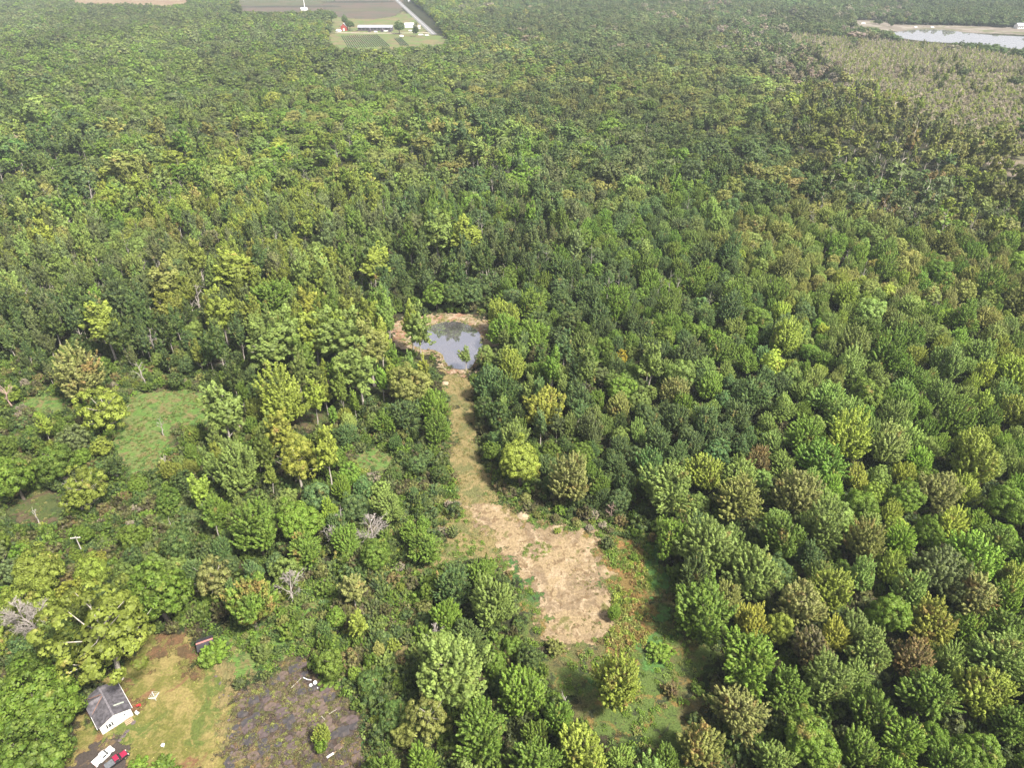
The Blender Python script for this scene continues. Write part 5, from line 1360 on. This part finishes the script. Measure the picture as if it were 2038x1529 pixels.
t = empty('white_boat_board', (p.x, p.y, 0.3)); t.name = 'board_on_pole'; tag(t, 'long white board with a thin pole lying at the bottom of the slabs', 'board')
dd = (q2 - q1).normalized(); zz = math.atan2(dd.y, dd.x)
m = MB(); m.box(tuple(q1.lerp(q2, .25)), (1.5, .42, .1), rz=zz, bev=.03); m.build('board', M_wpaint, t)
m = MB(); m.tube([q1.lerp(q2, .4), q2], .07, 6); m.build('pole', M_wood, t)
# sticks
for i, (u, v, u2_, v2__) in enumerate([(655, 1424, 671, 1414), (580, 1372, 600, 1352), (640, 1428, 648, 1436)]):
    p = G(u, v); m = MB(); m.tube([(0, 0, 0), tuple(G(u2_, v2__) - p)], [.08, .05], 5); o = m.build('branch', DEADW, None, (p.x, p.y, .3))
    tag(o, ['pale forked branch lying on the slabs', 'long thin branch lying beside the curved pipe', 'tiny stick left of the pale forked branch'][i], 'branch')

# mounds
def mound(u, v, R_, h_, mat, label):
    p = G(u, v); xs = np.linspace(-1, 1, 17); X_, Y_ = np.meshgrid(xs, xs); Z_ = np.maximum(0, 1 - X_ ** 2 - Y_ ** 2) ** 0.9 * h_ * (1 + .15 * np.sin(X_ * 7) * np.cos(Y_ * 6)) - 0.05
    id_ = np.arange(289).reshape(17, 17)
    me = mesh_np('soil_mound', np.stack([X_.ravel() * R_, Y_.ravel() * R_, Z_.ravel()], -1), [np.stack([id_[:-1, :-1].ravel(), id_[:-1, 1:].ravel(), id_[1:, 1:].ravel(), id_[1:, :-1].ravel()], -1)], [mat])
    for q in me.polygons: q.use_smooth = True
    o = link('soil_mound', me, None, (p.x, p.y, 0.08)); tag(o, label, 'mound')
M_sandp = ground_mat('pale_sand', (0.45, 0.36, 0.24), [((0.36, 0.26, 0.16), 0.5, .5, .7)], (3, .15), .5)
mound(1043, 1026, 2.0, 1.0, M_sandp, 'small pale sand heap at the upper edge of the bare soil')
mound(886, 763, 1.3, .6, M_sandp, 'tiny orange sand heap at the top of the mown path')

# ------------------------------------------------------------------ far farm
M_greyroof = simple_mat('grey_metal_roof', (0.30, 0.31, 0.35), 0.5, 0.15, .2)
M_redwall = simple_mat('red_boards', (0.36, 0.07, 0.05), 0.8, 0.2, 1)
M_dwall = simple_mat('dark_wall', (0.09, 0.075, 0.09), 0.8, 0.3, .6)
M_lightgravel = simple_mat('pale_gravel', (0.45, 0.40, 0.33), .95, .15, .3)
def barn(loc, rz, L, Wd, h, rh, wm, rm, label, name='barn', wins=0):
    t = empty(name, loc, rz, label=label, cat='building')
    MB().prism([(-Wd / 2, 0), (Wd / 2, 0), (Wd / 2, h), (0, h + rh - .1), (-Wd / 2, h)], -L / 2, L / 2, 'x').build('wall', wm, t)
    m = MB()
    for sg in (-1, 1): m.prism([(0, h + rh), (sg * (Wd / 2 + .6), h - rh * .1), (sg * (Wd / 2 + .6), h - rh * .1 + .3), (0, h + rh + .3)], -L / 2 - .5, L / 2 + .5, 'x')
    m.build('roof', rm, t)
    for i in range(wins):
        x = -L / 2 + L * (i + .5) / wins
        o = MB().box((x, -Wd / 2 - .05, h * .55), (L / wins * .55, .12, h * .4)).build('window', M_glass, t)
    return t
p = G(748, 60); barn(tuple(p), 0, 62, 13, 5.5, 3.2, M_dwall, M_greyroof, 'long dark shed with a grey roof at the far farm', 'long_shed', 9)
for x in (736, 761, 777):
    p = G(x, 62.5); barn(tuple(p), math.pi / 2, 10, 4, 3.5, 1.2, M_dwall, M_dwall, {736: 'left one of three dark annexes in front of the long shed', 761: 'middle one of three dark annexes before the long shed', 777: 'right one of three dark annexes before the long shed'}[x], 'annex')
p = G(686, 60); t = barn(tuple(p), math.pi / 2, 12, 11, 7, 5, M_redwall, M_greyroof, 'red barn with white trim left of the long shed', 'barn')
m = MB(); Wd = 11
m.tube([(-6.1, -5.8, 6.9), (-6.1, 0, 12.2), (-6.1, 5.8, 6.9)], .35, 5); m.build('trim', M_wpaint, t)
MB().box((-6.1, 0, 2), (.2, 3, 4)).build('door', M_wpaint, t)
p = G(815, 54); barn(tuple(p), .1, 17, 12, 4.5, 3, M_wpaint, M_wpaint, 'white farm building between two round trees beside the road', 'farm_building')
p = G(832, 56); barn(tuple(p), .1, 9, 12, 3.5, 2, M_wpaint, M_lightgravel, 'pale low outbuilding right of the white farm building', 'outbuilding')
p = G(508, 46); barn(tuple(p), 0, 46, 12, 5.5, 2.5, M_wpaint, simple_mat('white_metal_roof', (.75, .75, .73), .5, .05, .2), 'long white building standing alone among the far trees', 'long_building')
p = G(952, 55); barn(tuple(p), .3, 9, 8, 5, 3, M_wpaint, M_wpaint, 'small white house hidden in the far wood right of the road', 'house')
p = G(966, 60); barn(tuple(p), .3, 6, 5, 4, 2, M_wpaint, M_wpaint, 'tiny white outbuilding beside the small far house', 'outbuilding')
p = G(2028, 56); barn(tuple(p), .2, 16, 10, 5, 4, M_wpaint, M_greyroof, 'white house on the far lake shore at the right edge', 'house', 4)
p = G(815, 3); barn(tuple(p), .3, 8, 8, 4, 3, M_wpaint, M_wpaint, 'small white shed at the top of the far road', 'outbuilding')
p = G(606, 20); barn(tuple(p), 0, 14, 8, 4, 2, M_wpaint, M_wpaint, 'low white pump house at the foot of the tall mast', 'pump_house')
p = G(607, 19); t = empty('mast', tuple(p), 0, label='tall white mast standing in the far ploughed field', cat='mast')
m = MB(); m.tube([(0, 0, 0), (0, 0, 34)], [1.0, .5], 8); m.build('pole', M_wpaint, t); m = MB(); m.tube([(-3, 0, 1), (3, 0, 1)], .8, 6); m.build('base', M_wpaint, t)
def tank(u, v, r_, label):
    p = G(u, v); m = MB(); m.blob((0, 0, r_ * .45), (r_ * 1.3, r_, r_ * .6), 3, .02, 3)
    o = m.build('storage_tank', M_wpaint, None, tuple(p), True); tag(o, label, 'tank')
tank(674, 63, 4.2, 'rounded white tank left of the red barn')
tank(799, 73, 3.0, 'round white tank below the round farm tree')
def van(u, v, L, label, name='van', rz=0):
    p = G(u, v); t = empty(name, tuple(p), rz, label=label, cat='vehicle')
    m = MB(); m.prism([(-L / 2, .5), (-L / 2, 2.4), (L * .3, 2.5), (L * .42, 1.5), (L / 2, 1.3), (L / 2, .5)], -1.1, 1.1); m.build('body', M_wpaint, t)
    MB().box((L * .36, 0, 1.95), (.5, 2.0, .6), ry=.6).build('windscreen', M_glass, t)
    for a_ in (-.32, .32):
        for sg in (-1, 1): m = MB(); m.tube([(a_ * L, sg * .9, .45), (a_ * L, sg * 1.15, .45)], .45, 10); m.build('wheel', M_rub, t)
van(748, 64, 6, 'white van parked before the middle of the long shed')
van(769, 62.5, 9, 'long white trailer parked before the right end of the long shed', 'trailer')
van(817, 62, 7, 'white van parked between the white farm building and the gravel')
van(838, 70, 9, 'long white trailer parked right of the dark conical tree', 'trailer')
van(850, 71, 7, 'white boat shaped trailer at the right end of the farm', 'trailer')
van(1822, 54.5, 6, 'white vehicle on the lake shore, left of two'); van(1855, 55, 7, 'white vehicle on the lake shore, right of two')
van(1718, 47, 9, 'white trailer at the left end of the lake shore', 'trailer')
# road and farm track
def road(name, pts, wd, z, mat, label):
    P_ = [G(u, v) for u, v in pts]; V = []; 
    for i, p in enumerate(P_):
        d = (P_[min(i + 1, len(P_) - 1)] - P_[max(i - 1, 0)]).normalized(); n_ = Vector((-d.y, d.x, 0))
        V += [tuple(p + n_ * wd / 2 + Vector((0, 0, z))), tuple(p - n_ * wd / 2 + Vector((0, 0, z)))]
    me = mesh_np(name, V, [np.array([[2 * i, 2 * i + 1, 2 * i + 3, 2 * i + 2] for i in range(len(P_) - 1)])], [mat])
    o = link(name, me); tag(o, label, kind='structure'); return o
M_road = simple_mat('road_asphalt', (0.15, 0.15, 0.155), .9, .1, .2)
road('road', [(735, -50), (782, -8), (812, 20), (838, 44), (864, 68)], 11, .10, M_road, 'straight grey road running away past the farm')
road('track', [(668, 64), (720, 65), (780, 65.5), (846, 64), (866, 67)], 6, .08, M_lightgravel, 'pale gravel track in front of the farm buildings')
m_line = simple_mat('road_line', (.7, .7, .66), .8, .05, 1)
road('road_line', [(735, -50), (782, -8), (812, 20), (838, 44), (863, 67)], .5, .12, m_line, 'pale centre line of the far road')
# crop rows
M_crop = simple_mat('crop_leaves', (0.055, 0.085, 0.045), .9, .4, .6, bump=.5)
def rows(tl, tr_, bl, br, n, label):
    t = empty('crop_field', (0, 0, 0)); tag(t, label, kind='structure')
    for i in range(n):
        f_ = (i + .5) / n
        a_ = G(tl[0] + (tr_[0] - tl[0]) * f_, tl[1] + (tr_[1] - tl[1]) * f_); b_ = G(bl[0] + (br[0] - bl[0]) * f_, bl[1] + (br[1] - bl[1]) * f_)
        d = (b_ - a_); L = d.length; m = MB(); rr = random.Random(i)
        k = 26; top = []
        pts = [a_ + d * q / k for q in range(k + 1)]
        m.tube([p + Vector((rr.uniform(-.3, .3), 0, .6)) for p in pts], [rr.uniform(.35, .75) for _ in pts], 5)
        m.build('crop_row', M_crop, t)
rows((678, 71), (752, 69), (692, 95), (778, 92), 19, 'field of dark crop rows below the farm track')
rows((784, 76), (799, 75), (797, 91), (815, 90), 5, 'small patch of crop rows right of the grassy lane')
# farm trees and shore conifers
def far_tree(u, v, h, R, col, key, label, name='broadleaf_tree'):
    p = G(u, v); place_tree(name, p.x, p.y, h, R, key, np.array(C[col]), 0, label, tr)
far_tree(795, 67, 21, 10, 'u', 'R', 'big round dark tree at the right end of the long shed')
far_tree(828, 72, 20, 5.5, 'd', 'P', 'dark conical tree right of the white farm building')
far_tree(697, 60, 19, 9, 'd', 'R', 'dark tree just right of the red barn')
far_tree(688, 52, 22, 7, 'u', 'R', 'dark tree behind the red barn')
far_tree(660, 45, 24, 12, 'u', 'R', 'large dark tree at the left end of the far green field')
far_tree(476, 40, 38, 12, 'a', 'T', 'very tall grey tree rising above the far wood at the left')
for i, (u, v) in enumerate([(1742, 47), (1750, 49), (1769, 51), (1774, 53)]):
    far_tree(u, v, [8, 9, 13, 9][i], [4, 5, 3.5, 3][i], 'd', 'P', ['leftmost dark shrub tree on the lake shore', 'second dark shrub tree on the lake shore', 'tallest dark narrow tree on the lake shore', 'smaller dark tree beside the tallest one on the lake shore'][i])
dead_tree(1838, 50, 11, 'D', 'white bare trunk on the far lake shore, left of two', .5, DEADW, .25)
dead_tree(1846, 50, 11, 'D', 'white bare trunk on the far lake shore, right of two', .5, DEADW, .25)
# bush over the shed and the two at the bottom edge
def near_bush(u, v, R, h, col, label):
    p = G(u, v); place_tree('bush', p.x, p.y, h, R, 'B', np.array(C[col]), 0, label, tr, cat='bush')
near_bush(430, 1312, 3.6, 4.2, 'l', 'large bright green bush growing against the black roofed shed')
near_bush(415, 1322, 2.2, 2.6, 'g', 'lower green bush in front of the black roofed shed')
near_bush(280, 1528, 1.9, 2.2, 'l', 'green bush at the bottom edge of the lawn, left of two')
near_bush(328, 1530, 2.2, 2.4, 'g', 'green bush at the bottom edge of the lawn, right of two')
near_bush(641, 1500, 1.5, 4.2, 'l', 'upright light green bush on the slabs beside the white board')
near_bush(1262, 1115, 1.4, 1.8, 'l', 'small green bush among the rust coloured weeds')
near_bush(1312, 1305, 3.2, 2.4, 'l', 'wide low bright green bush at the right end of the green strip')
near_bush(1110, 1060, 1.2, 1.4, 'y', 'small yellow green bush at the upper edge of the bare soil')
near_bush(398, 1000, 1.1, 2.4, 'l', 'small light green bush alone in the left scrub')
# ------------------------------------------------------------------ haze
def haze():
    m, n, l = new_mat('haze_air')
    pv = n.new('ShaderNodeVolumePrincipled'); pv.inputs['Density'].default_value = HAZE_DENSITY
    pv.inputs['Color'].default_value = (0.78, 0.90, 1.0, 1); pv.inputs['Anisotropy'].default_value = 0.0
    o = n.new('ShaderNodeOutputMaterial'); l.new(pv.outputs[0], o.inputs['Volume'])
    b = MB(); b.box((0, 0, 71.5), (12400, 12400, 147)); b.build('haze', m, label='thin pale haze in the air over the forest', kind='stuff', cat='haze')
haze()
print('objects', len(bpy.data.objects), 'forest', len(AX), 'trees', len(ind) + len(HAND), 'near', len(sel))
